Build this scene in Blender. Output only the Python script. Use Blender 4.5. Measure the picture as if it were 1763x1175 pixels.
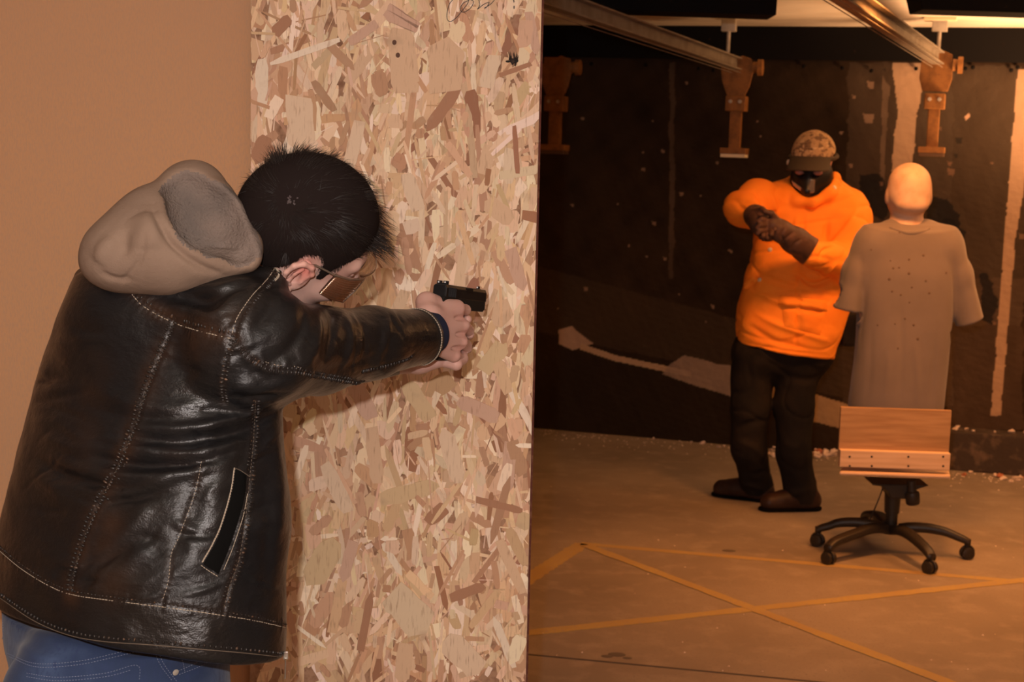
import bpy, bmesh, math, random
import numpy as np
from mathutils import Vector, Matrix
from mathutils.bvhtree import BVHTree
random.seed(7); rng = np.random.default_rng(7)
for o in list(bpy.data.objects): bpy.data.objects.remove(o)
SC = bpy.context.scene; COL = SC.collection
# ------------------------------------------------------------- camera
CZ = 1.6; FPX = 2626.0; TH = 0.033; PITCH = math.atan(313/FPX)
r0 = np.array([1., 0, 0]); f0 = np.array([0, math.cos(PITCH), -math.sin(PITCH)]); u0 = np.cross(r0, f0)
cR = math.cos(TH)*r0 + math.sin(TH)*u0; cU = -math.sin(TH)*r0 + math.cos(TH)*u0
cam = bpy.data.cameras.new('camera'); camo = bpy.data.objects.new('camera', cam); COL.objects.link(camo)
m = Matrix.Identity(4)
for i in range(3):
    m[i][0] = cR[i]; m[i][1] = cU[i]; m[i][2] = -f0[i]
m[2][3] = CZ
camo.matrix_world = m
cam.sensor_width = 23.5; cam.lens = FPX/1763*23.5; cam.clip_start = 0.05
cam.dof.use_dof = True; cam.dof.focus_distance = 2.5; cam.dof.aperture_fstop = 7.0
SC.camera = camo
SC.view_settings.view_transform = 'Standard'; SC.view_settings.look = 'None'
SC.view_settings.exposure = 0.0; SC.view_settings.gamma = 1.0; SC.view_settings.use_curve_mapping = False
# ------------------------------------------------------------- light
w = bpy.data.worlds.new('world'); SC.world = w; w.use_nodes = True
w.node_tree.nodes['Background'].inputs[0].default_value = (1, .36, .10, 1)
w.node_tree.nodes['Background'].inputs[1].default_value = 0.20
WARM = (1.0, 0.35, 0.085)
def lamp(name, kind, loc, power, color, size=0.1, rot=(0, 0, 0), sy=None):
    l = bpy.data.lights.new(name, kind); l.energy = power; l.color = color
    if kind == 'AREA':
        l.size = size
        if sy: l.shape = 'RECTANGLE'; l.size_y = sy
    else: l.shadow_soft_size = size
    o = bpy.data.objects.new(name, l); o.location = loc; o.rotation_euler = rot; COL.objects.link(o); return o
lamp('camera_flash', 'POINT', (-.075, .0, CZ+.13), 138, (1, .95, .93), .018)
for lx, ly, lp in ((1.5, 5.5, 34), (3.0, 5.8, 23), (1.9, 4.2, 8)):
    lamp('ceiling_and_fill_light', 'AREA', (lx, ly, 2.35), lp, WARM, .35, (math.radians(14), 0, 0), .35).data.spread = math.radians(136)
lamp('ceiling_and_fill_light', 'AREA', (.3, -1.6, 2.2), 34, WARM, 2.6, (math.radians(62), 0, 0), 1.2)  # soft warm fill panel added behind the camera, facing forward
lamp('added_uplight', 'AREA', (3.15, 7.1, 1.1), 70, (1, .50, .22), .7, (math.radians(163), 0, math.radians(50)), .7).data.spread = math.radians(110)  # unseen uplight added beyond the right edge to brighten the ceiling
# ------------------------------------------------------------- pixel rays -> real points
def ray(px, py):
    d = f0 + cR*((px-881.5)/FPX) - cU*((py-587.5)/FPX)
    return d
O = np.array([0, 0, CZ])
def P(px, py, D):
    d = ray(px, py); return O + d*(D/d[1])
def Pz(px, py, z):
    d = ray(px, py); return O + d*((z-CZ)/d[2])
def pxm(D): return D/FPX       # metres per pixel
# ------------------------------------------------------------- material helpers
def mat(name, base=(.5, .5, .5), rough=.6, spec=.5, metal=0., noise=None, bump=None, attr=None, sheen=0., sss=0., coat=0., alpha=None, trans=0., ior=1.45):
    """noise: (scale, colour2, low, high [,stretch]); bump: (scale, strength, dist[,stretch]); attr: colour attribute name"""
    m = bpy.data.materials.new(name); m.use_nodes = True
    nt = m.node_tree; N = nt.nodes; L = nt.links; b = N['Principled BSDF']
    b.inputs['Base Color'].default_value = (*base, 1); b.inputs['Roughness'].default_value = rough
    b.inputs['Specular IOR Level'].default_value = spec; b.inputs['Metallic'].default_value = metal
    b.inputs['Sheen Weight'].default_value = sheen; b.inputs['Coat Weight'].default_value = coat
    b.inputs['Subsurface Weight'].default_value = sss; b.inputs['Subsurface Scale'].default_value = .01
    b.inputs['Transmission Weight'].default_value = trans; b.inputs['IOR'].default_value = ior
    if alpha is not None: b.inputs['Alpha'].default_value = alpha
    tc = N.new('ShaderNodeTexCoord')
    def co(st):
        if not st: return tc.outputs['Object']
        mp = N.new('ShaderNodeMapping'); L.new(tc.outputs['Object'], mp.inputs[0]); mp.inputs['Scale'].default_value = st; return mp.outputs[0]
    src = None
    if attr:
        a = N.new('ShaderNodeVertexColor'); a.layer_name = attr; src = a.outputs[0]; L.new(src, b.inputs['Base Color'])
    for nz in (noise if isinstance(noise, list) else [noise] if noise else []):
        t = N.new('ShaderNodeTexNoise'); t.inputs['Scale'].default_value = nz[0]; t.inputs['Detail'].default_value = 6
        L.new(co(nz[4] if len(nz) > 4 else None), t.inputs['Vector'])
        r = N.new('ShaderNodeMapRange'); r.inputs[1].default_value = nz[2]; r.inputs[2].default_value = nz[3]
        L.new(t.outputs[0], r.inputs[0])
        mx = N.new('ShaderNodeMix'); mx.data_type = 'RGBA'; mx.inputs[7].default_value = (*nz[1], 1)
        if src: L.new(src, mx.inputs[6])
        else: mx.inputs[6].default_value = (*base, 1)
        L.new(r.outputs[0], mx.inputs[0]); src = mx.outputs[2]; L.new(src, b.inputs['Base Color'])
    prev = None
    for bp in (bump if isinstance(bump, list) else [bump] if bump else []):
        t = N.new('ShaderNodeTexNoise'); t.inputs['Scale'].default_value = bp[0]; t.inputs['Detail'].default_value = 5
        L.new(co(bp[3] if len(bp) > 3 else None), t.inputs['Vector'])
        bn = N.new('ShaderNodeBump'); bn.inputs['Strength'].default_value = bp[1]; bn.inputs['Distance'].default_value = bp[2]
        L.new(t.outputs[0], bn.inputs['Height'])
        if prev: L.new(prev, bn.inputs['Normal'])
        prev = bn.outputs[0]
    if prev: L.new(prev, b.inputs['Normal'])
    return m
# ------------------------------------------------------------- object helpers
ORG = {}
def mesh_obj(name, V, F, mt=None, parent=None, smooth=True, origin=None, colors=None, midx=None):
    V = np.asarray(V, dtype=np.float64).reshape(-1, 3)
    root = parent
    org = ORG[parent.name] if parent is not None else (np.array(origin, float) if origin is not None else np.zeros(3))
    me = bpy.data.meshes.new(name)
    Vl = V - org
    if isinstance(F, np.ndarray):
        n = len(F); k = F.shape[1]
        me.vertices.add(len(Vl)); me.vertices.foreach_set('co', Vl.astype(np.float32).ravel())
        me.loops.add(n*k); me.loops.foreach_set('vertex_index', F.astype(np.int32).ravel())
        me.polygons.add(n); me.polygons.foreach_set('loop_start', np.arange(0, n*k, k, dtype=np.int32))
        me.update(calc_edges=True); me.validate()
    else:
        me.from_pydata([tuple(v) for v in Vl], [], F); me.update()
    if smooth: me.polygons.foreach_set('use_smooth', [True]*len(me.polygons))
    for q in (mt if isinstance(mt, (list, tuple)) else [mt] if mt else []): me.materials.append(q)
    if midx is not None: me.polygons.foreach_set('material_index', np.asarray(midx, dtype=np.int32))
    if colors is not None:
        ca = me.color_attributes.new('Col', 'FLOAT_COLOR', 'POINT')
        c = np.ones((len(Vl), 4), np.float32); c[:, :3] = colors; ca.data.foreach_set('color', c.ravel())
    o = bpy.data.objects.new(name, me); COL.objects.link(o)
    if parent is not None: o.parent = parent
    else: o.location = org
    ORG[o.name] = org
    return o
def tag(o, label=None, cat=None, group=None, kind=None):
    if label: o['label'] = label
    if cat: o['category'] = cat
    if group: o['group'] = group
    if kind: o['kind'] = kind
    return o
def thing(name, label, cat, origin, group=None):
    o = bpy.data.objects.new(name, None); COL.objects.link(o); o.location = origin; o.empty_display_size = .05
    ORG[o.name] = np.array(origin, float); return tag(o, label, cat, group)
def nrm(v): v = np.asarray(v, float); return v/np.linalg.norm(v)
class MB:
    """collects simple shapes in world space, one mesh"""
    def __init__(s): s.V = []; s.F = []; s.n = 0
    def add(s, V, F):
        V = np.asarray(V, float).reshape(-1, 3); s.V.append(V); s.F += [[i+s.n for i in f] for f in F]; s.n += len(V); return s
    def box(s, c, size, R=None, bev=0.0):
        bm = bmesh.new(); bmesh.ops.create_cube(bm, size=1)
        for v in bm.verts: v.co = Vector((v.co.x*size[0], v.co.y*size[1], v.co.z*size[2]))
        if bev > 0: bmesh.ops.bevel(bm, geom=list(bm.edges), offset=bev, segments=2, profile=.6, affect='EDGES')
        bm.verts.index_update()
        V = np.array([v.co[:] for v in bm.verts]); F = [[v.index for v in f.verts] for f in bm.faces]; bm.free()
        if R is not None: V = V @ np.asarray(R)      # rows of R = local axes in world
        return s.add(V+np.asarray(c), F)
    def prism(s, poly, c, R, t, bev=0.0):
        """poly in (u,v) plane of axes R[0],R[1]; extruded +-t/2 along R[2]"""
        bm = bmesh.new(); n = len(poly)
        a = [bm.verts.new((p[0], p[1], -t/2)) for p in poly]; b = [bm.verts.new((p[0], p[1], t/2)) for p in poly]
        bm.faces.new(a[::-1]); bm.faces.new(b)
        for i in range(n): bm.faces.new([a[i], a[(i+1) % n], b[(i+1) % n], b[i]])
        bmesh.ops.recalc_face_normals(bm, faces=bm.faces)
        if bev > 0: bmesh.ops.bevel(bm, geom=list(bm.edges), offset=bev, segments=2, profile=.6, affect='EDGES')
        bm.verts.index_update()
        V = np.array([v.co[:] for v in bm.verts]); F = [[v.index for v in f.verts] for f in bm.faces]; bm.free()
        return s.add(V @ np.asarray(R)+np.asarray(c), F)
    def tube(s, pts, rad, seg=10, closed=False, flat=None, cap=True):
        """flat=(n_dir, factor): squash cross-section along world dir"""
        pts = np.asarray(pts, float); n = len(pts); rad = np.broadcast_to(np.asarray(rad, float), (n,))
        T = np.gradient(pts, axis=0)
        if closed: T = np.roll(pts, -1, 0)-np.roll(pts, 1, 0)
        T /= np.linalg.norm(T, axis=1)[:, None]+1e-12
        a = np.array([0, 0, 1.]) if abs(T[0][2]) < .9 else np.array([1., 0, 0])
        u = nrm(np.cross(a, T[0])); V = []
        for i in range(n):
            u = u-T[i]*np.dot(u, T[i]); u = nrm(u); v = np.cross(T[i], u)
            for k in range(seg):
                an = 2*math.pi*k/seg; off = (u*math.cos(an)+v*math.sin(an))*rad[i]
                if flat is not None:
                    nd = np.asarray(flat[0]); off = off-nd*np.dot(off, nd)*(1-flat[1])
                V.append(pts[i]+off)
        F = []
        for i in range(n if closed else n-1):
            j = (i+1) % n
            for k in range(seg):
                l = (k+1) % seg; F.append([i*seg+k, i*seg+l, j*seg+l, j*seg+k])
        if not closed and cap: F.append(list(range(seg))[::-1]); F.append([(n-1)*seg+k for k in range(seg)])
        return s.add(V, F)
    def cyl(s, a, b, r1, r2=None, seg=24):
        return s.tube([a, b], [r1, r1 if r2 is None else r2], seg)
    def lathe(s, a, axis, prof, seg=28):
        """prof list of (dist along axis, radius)"""
        axis = nrm(axis); return s.tube([np.asarray(a)+axis*p[0] for p in prof], [max(p[1], 1e-4) for p in prof], seg) if len(prof) > 1 else s
    def ball(s, c, r, R=None, seg=14, rings=9):
        r = np.broadcast_to(np.asarray(r, float), (3,)); V = []; F = []
        for i in range(rings+1):
            ph = math.pi*i/rings
            for k in range(seg):
                t = 2*math.pi*k/seg; V.append([math.sin(ph)*math.cos(t)*r[0], math.sin(ph)*math.sin(t)*r[1], math.cos(ph)*r[2]])
        for i in range(rings):
            for k in range(seg):
                l = (k+1) % seg; F.append([i*seg+k, (i+1)*seg+k, (i+1)*seg+l, i*seg+l])
        V = np.array(V)
        if R is not None: V = V @ np.asarray(R)
        return s.add(V+np.asarray(c), F)
    def make(s, name, mt, parent=None, smooth=False, origin=None):
        V = np.concatenate(s.V)
        o = mesh_obj(name, V, s.F, mt, parent, smooth, origin)
        if smooth:
            try: o.data.set_sharp_from_angle(angle=math.radians(38))
            except Exception: pass
        return o
def curve(pts, n=60):
    """Catmull-Rom through pts (any dimension)"""
    p = np.asarray(pts, float); p = np.vstack([2*p[0]-p[1], p, 2*p[-1]-p[-2]]); out = []
    m_ = len(p)-3
    for t in np.linspace(0, m_-1e-9, n):
        i = int(t); f = t-i; a, b, c, d = p[i:i+4]
        out.append(.5*((2*b)+(-a+c)*f+(2*a-5*b+4*c-d)*f*f+(-a+3*b-3*c+d)*f**3))
    return np.array(out)
# ------------------------------------------------------------- distance-field modelling
class Field:
    def __init__(s, lo, hi, h):
        s.lo = np.asarray(lo, float); s.h = h
        s.n = np.ceil((np.asarray(hi)-s.lo)/h).astype(int)+1
        s.ax = [(s.lo[i]+h*np.arange(s.n[i])).astype(np.float32) for i in range(3)]
        s.F = np.full(s.n, 1.0, np.float32)
    def sub(s, lo, hi):
        a = np.clip(np.floor((np.asarray(lo)-s.lo)/s.h).astype(int), 0, s.n-1); b = np.clip(np.ceil((np.asarray(hi)-s.lo)/s.h).astype(int)+1, 1, s.n)
        sl = tuple(slice(a[i], max(b[i], a[i]+1)) for i in range(3))
        X = s.ax[0][sl[0]][:, None, None]; Y = s.ax[1][sl[1]][None, :, None]; Z = s.ax[2][sl[2]][None, None, :]
        return sl, X, Y, Z
    def op(s, fn, lo, hi, k=0.01, mode='add'):
        pad = max(k, 3*s.h)+s.h
        sl, X, Y, Z = s.sub(np.asarray(lo)-pad, np.asarray(hi)+pad)
        d = fn(X, Y, Z).astype(np.float32); f = s.F[sl]
        if mode == 'cut': d = -d
        k = max(k, 1e-5); hh = np.maximum(k-np.abs(f-d), 0)/k
        if mode == 'add': s.F[sl] = np.minimum(f, d)-hh*hh*k*.25
        else: s.F[sl] = np.maximum(f, d)+hh*hh*k*.25
    def seg(s, a, b, ra, rb=None, k=.01, flat=None, mode='add'):
        a = np.asarray(a, float); b = np.asarray(b, float); rb = ra if rb is None else rb
        r = max(ra, rb); ab = b-a; L2 = max(float(ab@ab), 1e-12)
        def fn(X, Y, Z):
            x, y, z = X-a[0], Y-a[1], Z-a[2]
            t = np.clip((x*ab[0]+y*ab[1]+z*ab[2])/L2, 0, 1)
            x = x-t*ab[0]; y = y-t*ab[1]; z = z-t*ab[2]
            rr = ra+(rb-ra)*t
            if flat is not None:
                n, q = flat; n = nrm(n); c = (x*n[0]+y*n[1]+z*n[2])*(1/q-1); x = x+n[0]*c; y = y+n[1]*c; z = z+n[2]*c
                return (np.sqrt(x*x+y*y+z*z)-rr)*min(1, q*1.2)
            return np.sqrt(x*x+y*y+z*z)-rr
        s.op(fn, np.minimum(a, b)-r, np.maximum(a, b)+r, k, mode); return s
    def chain(s, pts, rs, k=.01, flat=None, mode='add'):
        for i in range(len(pts)-1): s.seg(pts[i], pts[i+1], rs[i], rs[i+1], k, flat, mode)
        return s
    def ell(s, c, r, R=None, k=.01, mode='add'):
        c = np.asarray(c, float); r = np.asarray(r, float); R = np.eye(3) if R is None else np.asarray(R, float)
        def fn(X, Y, Z):
            x, y, z = X-c[0], Y-c[1], Z-c[2]
            q = [(x*R[i][0]+y*R[i][1]+z*R[i][2])/r[i] for i in range(3)]
            l = np.sqrt(q[0]**2+q[1]**2+q[2]**2)+1e-9
            g = np.sqrt((q[0]/r[0])**2+(q[1]/r[1])**2+(q[2]/r[2])**2)+1e-9
            return l*(l-1)/g
        m_ = r.max(); s.op(fn, c-m_, c+m_, k, mode); return s
    def plane(s, p, n, k=.004):
        """remove everything on the +n side"""
        n = nrm(n); p = np.asarray(p, float)
        s.op(lambda X, Y, Z: -((X-p[0])*n[0]+(Y-p[1])*n[1]+(Z-p[2])*n[2]), s.lo, s.lo+s.h*s.n, k, 'cut'); return s
    def loft(s, Zs, C, A, B, phi, k=.01, ex=2.3, mode='add'):
        """horizontal slices: centre C(z)=(x,y), half-widths A (right axis), B (forward axis); body yaw phi"""
        Zs = np.asarray(Zs); o = np.argsort(Zs); Zs = Zs[o]; C = np.asarray(C)[o]; A = np.asarray(A)[o]; B = np.asarray(B)[o]
        zz = np.linspace(Zs[0], Zs[-1], 200)
        def sm(v):
            y = np.interp(zz, Zs, v); kk = np.hanning(25); kk /= kk.sum(); yp = np.pad(y, 12, 'reflect', reflect_type='odd'); return np.convolve(yp, kk, 'valid')
        cx, cy, aa, bb = sm(C[:, 0]), sm(C[:, 1]), sm(A), sm(B)
        rx, ry = math.cos(phi), -math.sin(phi); fx, fy = math.sin(phi), math.cos(phi)
        def fn(X, Y, Z):
            zc = np.clip(Z, Zs[0], Zs[-1]); ccx = np.interp(zc, zz, cx); ccy = np.interp(zc, zz, cy); a = np.interp(zc, zz, aa); b = np.interp(zc, zz, bb)
            x = X-ccx; y = Y-ccy; u = np.abs(x*rx+y*ry)/a; v = np.abs(x*fx+y*fy)/b
            d = ((u**ex+v**ex)**(1/ex)-1)*np.minimum(a, b)
            ez = np.maximum(Zs[0]-Z, Z-Zs[-1])
            return np.maximum(d, ez)
        m_ = max(A.max(), B.max())
        s.op(fn, (cx.min()-m_, cy.min()-m_, Zs[0]), (cx.max()+m_, cy.max()+m_, Zs[-1]), k, mode); return s
    def mesh(s):
        F = s.F; ins = F < 0; nx, ny, nz = F.shape
        cnt = np.zeros((nx-1, ny-1, nz-1), np.uint8)
        for i in (0, 1):
            for j in (0, 1):
                for l in (0, 1): cnt += ins[i:nx-1+i, j:ny-1+j, l:nz-1+l]
        ci = np.argwhere((cnt > 0) & (cnt < 8)); idx = np.full(cnt.shape, -1, np.int64); idx[ci[:, 0], ci[:, 1], ci[:, 2]] = np.arange(len(ci))
        acc = np.zeros((len(ci), 3)); num = np.zeros(len(ci))
        cs = [(i, j, l) for i in (0, 1) for j in (0, 1) for l in (0, 1)]
        for a in cs:
            for ax in range(3):
                if a[ax] == 1: continue
                b = list(a); b[ax] = 1
                fa = F[ci[:, 0]+a[0], ci[:, 1]+a[1], ci[:, 2]+a[2]].astype(float); fb = F[ci[:, 0]+b[0], ci[:, 1]+b[1], ci[:, 2]+b[2]].astype(float)
                c = (fa < 0) != (fb < 0); t = np.where(c, fa/np.where(fa == fb, 1, fa-fb), 0)
                p = np.tile(np.array(a, float), (len(ci), 1)); p[:, ax] += t
                acc += p*c[:, None]; num += c
        V = s.lo+(ci+acc/num[:, None])*s.h
        Q = []
        for ax in range(3):
            o1, o2 = [q for q in range(3) if q != ax]
            sa = [slice(None)]*3; sb = [slice(None)]*3; sa[ax] = slice(0, -1); sb[ax] = slice(1, None)
            A = ins[tuple(sa)]; B = ins[tuple(sb)]; e = np.argwhere(A != B)
            e = e[(e[:, o1] > 0) & (e[:, o2] > 0) & (e[:, o1] < F.shape[o1]-1) & (e[:, o2] < F.shape[o2]-1)]
            fl = A[e[:, 0], e[:, 1], e[:, 2]]
            q = []
            for d1, d2 in ((-1, -1), (0, -1), (0, 0), (-1, 0)):
                c = e.copy(); c[:, o1] += d1; c[:, o2] += d2; q.append(idx[c[:, 0], c[:, 1], c[:, 2]])
            q = np.stack(q, 1)
            if ax == 1: fl = ~fl
            q[~fl] = q[~fl][:, ::-1]; Q.append(q)
        Q = np.concatenate(Q); Q = Q[(Q >= 0).all(1)]
        return V, Q
def vnormals(V, Q):
    n = np.cross(V[Q[:, 2]]-V[Q[:, 0]], V[Q[:, 3]]-V[Q[:, 1]]); N = np.zeros_like(V)
    for k in range(4): np.add.at(N, Q[:, k], n)
    return N/(np.linalg.norm(N, axis=1)[:, None]+1e-12)
def relax(V, Q, it=2, lam=.5):
    e = np.concatenate([Q[:, [0, 1]], Q[:, [1, 2]], Q[:, [2, 3]], Q[:, [3, 0]]])
    for _ in range(it):
        S = np.zeros_like(V); c = np.zeros(len(V))
        for a, b in ((0, 1), (1, 0)):
            np.add.at(S, e[:, a], V[e[:, b]]); np.add.at(c, e[:, a], 1)
        V = V+(S/np.maximum(c, 1)[:, None]-V)*lam
    return V
def keep_main(V, Q):
    return V, Q
def bvh(V, Q): return BVHTree.FromPolygons([tuple(v) for v in V], Q.tolist())
def cast(bv, px, py):
    d = nrm(ray(px, py)); h = bv.ray_cast(Vector(O), Vector(d))
    return (np.array(h[0]), np.array(h[1])) if h[0] is not None else (None, None)
def project(bv, pts, n=60, gap=.12):
    """pixel polyline -> points and normals on the surface"""
    c = curve(pts, n); pp = []; nn = []
    for x, y in c:
        a, b = cast(bv, x, y)
        if a is None: continue
        if pp and np.linalg.norm(a-pp[-1]) > gap: continue
        pp.append(a); nn.append(b)
    return np.array(pp), np.array(nn)
def resample(p, nn, step):
    d = np.r_[0, np.cumsum(np.linalg.norm(np.diff(p, axis=0), axis=1))]; t = np.arange(0, d[-1], step)
    return np.stack([np.interp(t, d, p[:, i]) for i in range(3)], 1), np.stack([np.interp(t, d, nn[:, i]) for i in range(3)], 1)
def seg_dist(V, pl):
    """distance of V to polyline + param 0..1"""
    best = np.full(len(V), 1e9); par = np.zeros(len(V)); m_ = len(pl)-1
    for i in range(m_):
        a, b = pl[i], pl[i+1]; ab = b-a; t = np.clip(((V-a)@ab)/max(ab@ab, 1e-12), 0, 1)
        d = np.linalg.norm(V-a-t[:, None]*ab, axis=1); c = d < best; best[c] = d[c]; par[c] = (i+t[c])/m_
    return best, par
def crease(V, N, pl, amp, wid, taper=True):
    lo = pl.min(0)-wid*3; hi = pl.max(0)+wid*3; m_ = ((V > lo) & (V < hi)).all(1); ids = np.where(m_)[0]
    if not len(ids): return
    d, t = seg_dist(V[ids], pl); g = np.exp(-(d/wid)**2)*amp
    if taper: g *= np.sin(np.clip(t, .02, .98)*math.pi)**.6
    V[ids] += N[ids]*g[:, None]
def vnoise(p, scale, seed=0):
    """cheap smooth 3-D noise from sines"""
    r = np.random.default_rng(seed); o = np.zeros(len(p))
    for i in range(7):
        k = r.normal(size=3); k /= np.linalg.norm(k); k *= scale*(.6+1.2*r.random()); o += np.sin(p@k+r.random()*6.28)
    return o/7
# ============================================================= SETTING
# wall line of the range's far end, measured on the floor
WA = Pz(915, 737, 0); WB = Pz(1640, 800, 0)
wd = nrm([WB[0]-WA[0], WB[1]-WA[1], 0]); wn = np.array([wd[1], -wd[0], 0])   # wn points to camera side
if wn[1] > 0: wn = -wn
CEIL = 2.38
def wallpt(px, py, off=0.0):
    d = ray(px, py); a = WA+wn*off
    t = ((a-O)@wn)/(d@wn); return O+d*t
M_floor = mat('concrete_floor', (.27, .225, .18), .8, .2, noise=[(1.4, (.19, .155, .12), .35, .7), (9, (.31, .26, .21), .5, .8), (90, (.20, .17, .14), .55, .75)], bump=[(60, .25, .002)])
M_ceil = mat('ceiling_board', (.78, .72, .62), .6, .3, noise=(3, (.62, .55, .45), .45, .75))
M_black = mat('black_rubber', (.006, .0055, .006), .8, .12, noise=(30, (.05, .03, .02), .70, .8))
M_card = mat('brown_paper', (.58, .315, .16), .8, .25, noise=[(2.2, (.54, .30, .165), .35, .7), (420, (.52, .30, .17), .45, .62, (1, 1, .25))], bump=[(260, .25, .0006, (1, 1, .3)), (6, .15, .01)])
# floor
nx = 40; V = [(-4, -2.2, 0), (7, -2.2, 0), (7, 11, 0), (-4, 11, 0), (-4, -2.2, -.1), (7, -2.2, -.1), (7, 11, -.1), (-4, 11, -.1)]
tag(mesh_obj('floor', V, [[0, 1, 2, 3], [7, 6, 5, 4], [0, 4, 5, 1], [1, 5, 6, 2], [2, 6, 7, 3], [3, 7, 4, 0]], M_floor, smooth=False), kind='structure')
# ceiling: long boards with grooves parallel to the end wall
mb = MB(); RW = np.array([wd, -wn, [0, 0, 1.]])
q = WA+np.array([0, 0, CEIL+.02])
for i in range(44):
    mb.box(q+wd*1.0+wn*(.125+i*.25), (9, .238, .04), RW, .006)
mb.box(q+wd*1.0+wn*5.4+np.array([0, 0, .04]), (9, 11, .04), RW)
tag(mb.make('ceiling', M_ceil), kind='structure')
# back wall, painted with stains and wear in a colour attribute
def inpoly(x, y, poly):
    c = np.zeros(x.shape, bool); n = len(poly)
    for i in range(n):
        x1, y1 = poly[i]; x2, y2 = poly[(i+1) % n]
        k = ((y1 > y) != (y2 > y)) & (x < (x2-x1)*(y-y1)/((y2-y1) or 1e-9)+x1); c ^= k
    return c
W0, W1, HS = -3.5, 5.2, .0055
us = np.concatenate([np.arange(W0, -.6, .1), np.arange(-.6, 3.3, HS), np.arange(3.3, W1, .1)]); zs = np.arange(0, CEIL+.01, HS)
UU, ZZ = np.meshgrid(us, zs, indexing='ij'); base = WA+wd*UU[..., None]; PTS = base.copy(); PTS[..., 2] = ZZ
pf = PTS.reshape(-1, 3)
def toimg(p):
    d = p-O; f = d@f0; return 881.5+FPX*(d@cR)/f, 587.5-FPX*(d@cU)/f
def uz(pts):    # wall coordinates of photo marks
    r = []
    for a, b in pts:
        w_ = wallpt(a, b); r.append(((w_-WA)@wd, w_[2]))
    return r
U, Zc = UU.ravel(), ZZ.ravel()
jit = vnoise(pf, 40, 3)*.018+vnoise(pf, 130, 4)*.012
col = np.tile(np.array([.032, .020, .012]), (len(pf), 1))
n1 = vnoise(pf, 2.2, 5); n2 = vnoise(pf*[1, 1, .3], 9, 6); n3 = vnoise(pf, 35, 7)
col *= (1+.35*n1+.25*n2+.35*n3)[:, None]
def paint(pts, c, a=1.0, j=1.0, streak=0.0):
    m_ = inpoly(U+jit*j, Zc+jit*j*.7, uz(pts)).astype(float)*a
    if streak: m_ *= np.clip(1-streak*(.5+.5*vnoise(pf*[3, 3, .6], 14, 11)), 0, 1)
    col[:] = col*(1-m_[:, None])+np.array(c)*m_[:, None]
paint([(1460, 108), (1640, 108), (1640, 700), (1450, 700)], (.085, .062, .045), .75, 1, .5)         # worn sheet behind the dummy
paint([(1590, 112), (1763, 112), (1763, 560), (1640, 560), (1590, 300)], (.075, .056, .04), .75, 1, .5)
paint([(1630, 480), (1763, 480), (1763, 740), (1630, 740)], (.12, .08, .055), .5, 1, .5)
paint([(925, 458), (1250, 545), (1470, 603), (1470, 690), (1250, 640), (925, 575)], (.060, .040, .024), .75, .35)
paint([(925, 570), (1250, 648), (1470, 700), (1470, 830), (925, 830)], (.030, .020, .012), .7, .5)
paint([(1152, 108), (1162, 108), (1160, 480), (1152, 480)], (.16, .11, .08), .6, .6, .8)
paint([(1537, 108), (1592, 108), (1580, 200), (1568, 290), (1562, 420), (1540, 420), (1534, 290), (1545, 200)], (.44, .30, .20), 1, .5)
paint([(1752, 120), (1790, 120), (1748, 420), (1732, 600), (1724, 716), (1706, 716), (1716, 590), (1728, 420)], (.40, .27, .18), 1, .4)
paint([(1520, 130), (1532, 150), (1520, 330), (1514, 330)], (.2, .14, .1), .8, .5, .6)
paint([(962, 568), (985, 562), (1005, 580), (1022, 592), (1005, 597), (985, 604), (962, 592)], (.42, .30, .22), 1, .35)
paint([(1000, 592), (1060, 612), (1190, 640), (1190, 650), (1058, 622), (998, 602)], (.48, .34, .22), 1, .1)
paint([(1178, 612), (1262, 632), (1262, 684), (1200, 665), (1140, 645), (1150, 630)], (.34, .25, .19), .95, .4, .25)
paint([(1262, 640), (1380, 672), (1470, 700), (1470, 744), (1375, 720), (1262, 690)], (.40, .27, .15), .9, .25)
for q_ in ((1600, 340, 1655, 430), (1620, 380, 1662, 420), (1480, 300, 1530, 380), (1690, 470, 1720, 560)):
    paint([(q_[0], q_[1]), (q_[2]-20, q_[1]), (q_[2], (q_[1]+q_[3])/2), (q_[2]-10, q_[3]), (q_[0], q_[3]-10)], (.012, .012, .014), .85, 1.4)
rr = np.random.default_rng(5)
for i in range(70):
    x, y = rr.uniform(950, 1760), rr.uniform(120, 560); s_ = rr.uniform(1.5, 4) if x < 1480 or i % 3 else rr.uniform(4, 9)
    paint([(x-s_, y-s_), (x+s_, y-s_*.7), (x+s_*.8, y+s_), (x-s_*.6, y+s_*.8)], (.30, .20, .14) if x < 1500 else ((.2, .12, .08) if i % 2 else (.02, .018, .016)), .75, .3)
paint([(1660, 202), (1668, 194), (1671, 199), (1663, 208)], (.5, .32, .22), 1, .3)
bumpy = 1+0*U
a0, b0 = len(us), len(zs); ii = np.arange(a0*b0).reshape(a0, b0)
Q = np.stack([ii[:-1, :-1], ii[1:, :-1], ii[1:, 1:], ii[:-1, 1:]], -1).reshape(-1, 4)
dv = (n3*.002+jit*.12)[:, None]*wn
M_wall = mat('stained_rubber_wall', rough=.8, spec=.12, attr='Col', bump=[(45, .4, .006), (9, .4, .02)])
wb = mesh_obj('wall_back', pf+dv, Q, M_wall, colors=np.clip(col, .004, 1)); tag(wb, kind='structure')
wb.data.polygons.foreach_set('use_smooth', [True]*len(wb.data.polygons))
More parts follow.
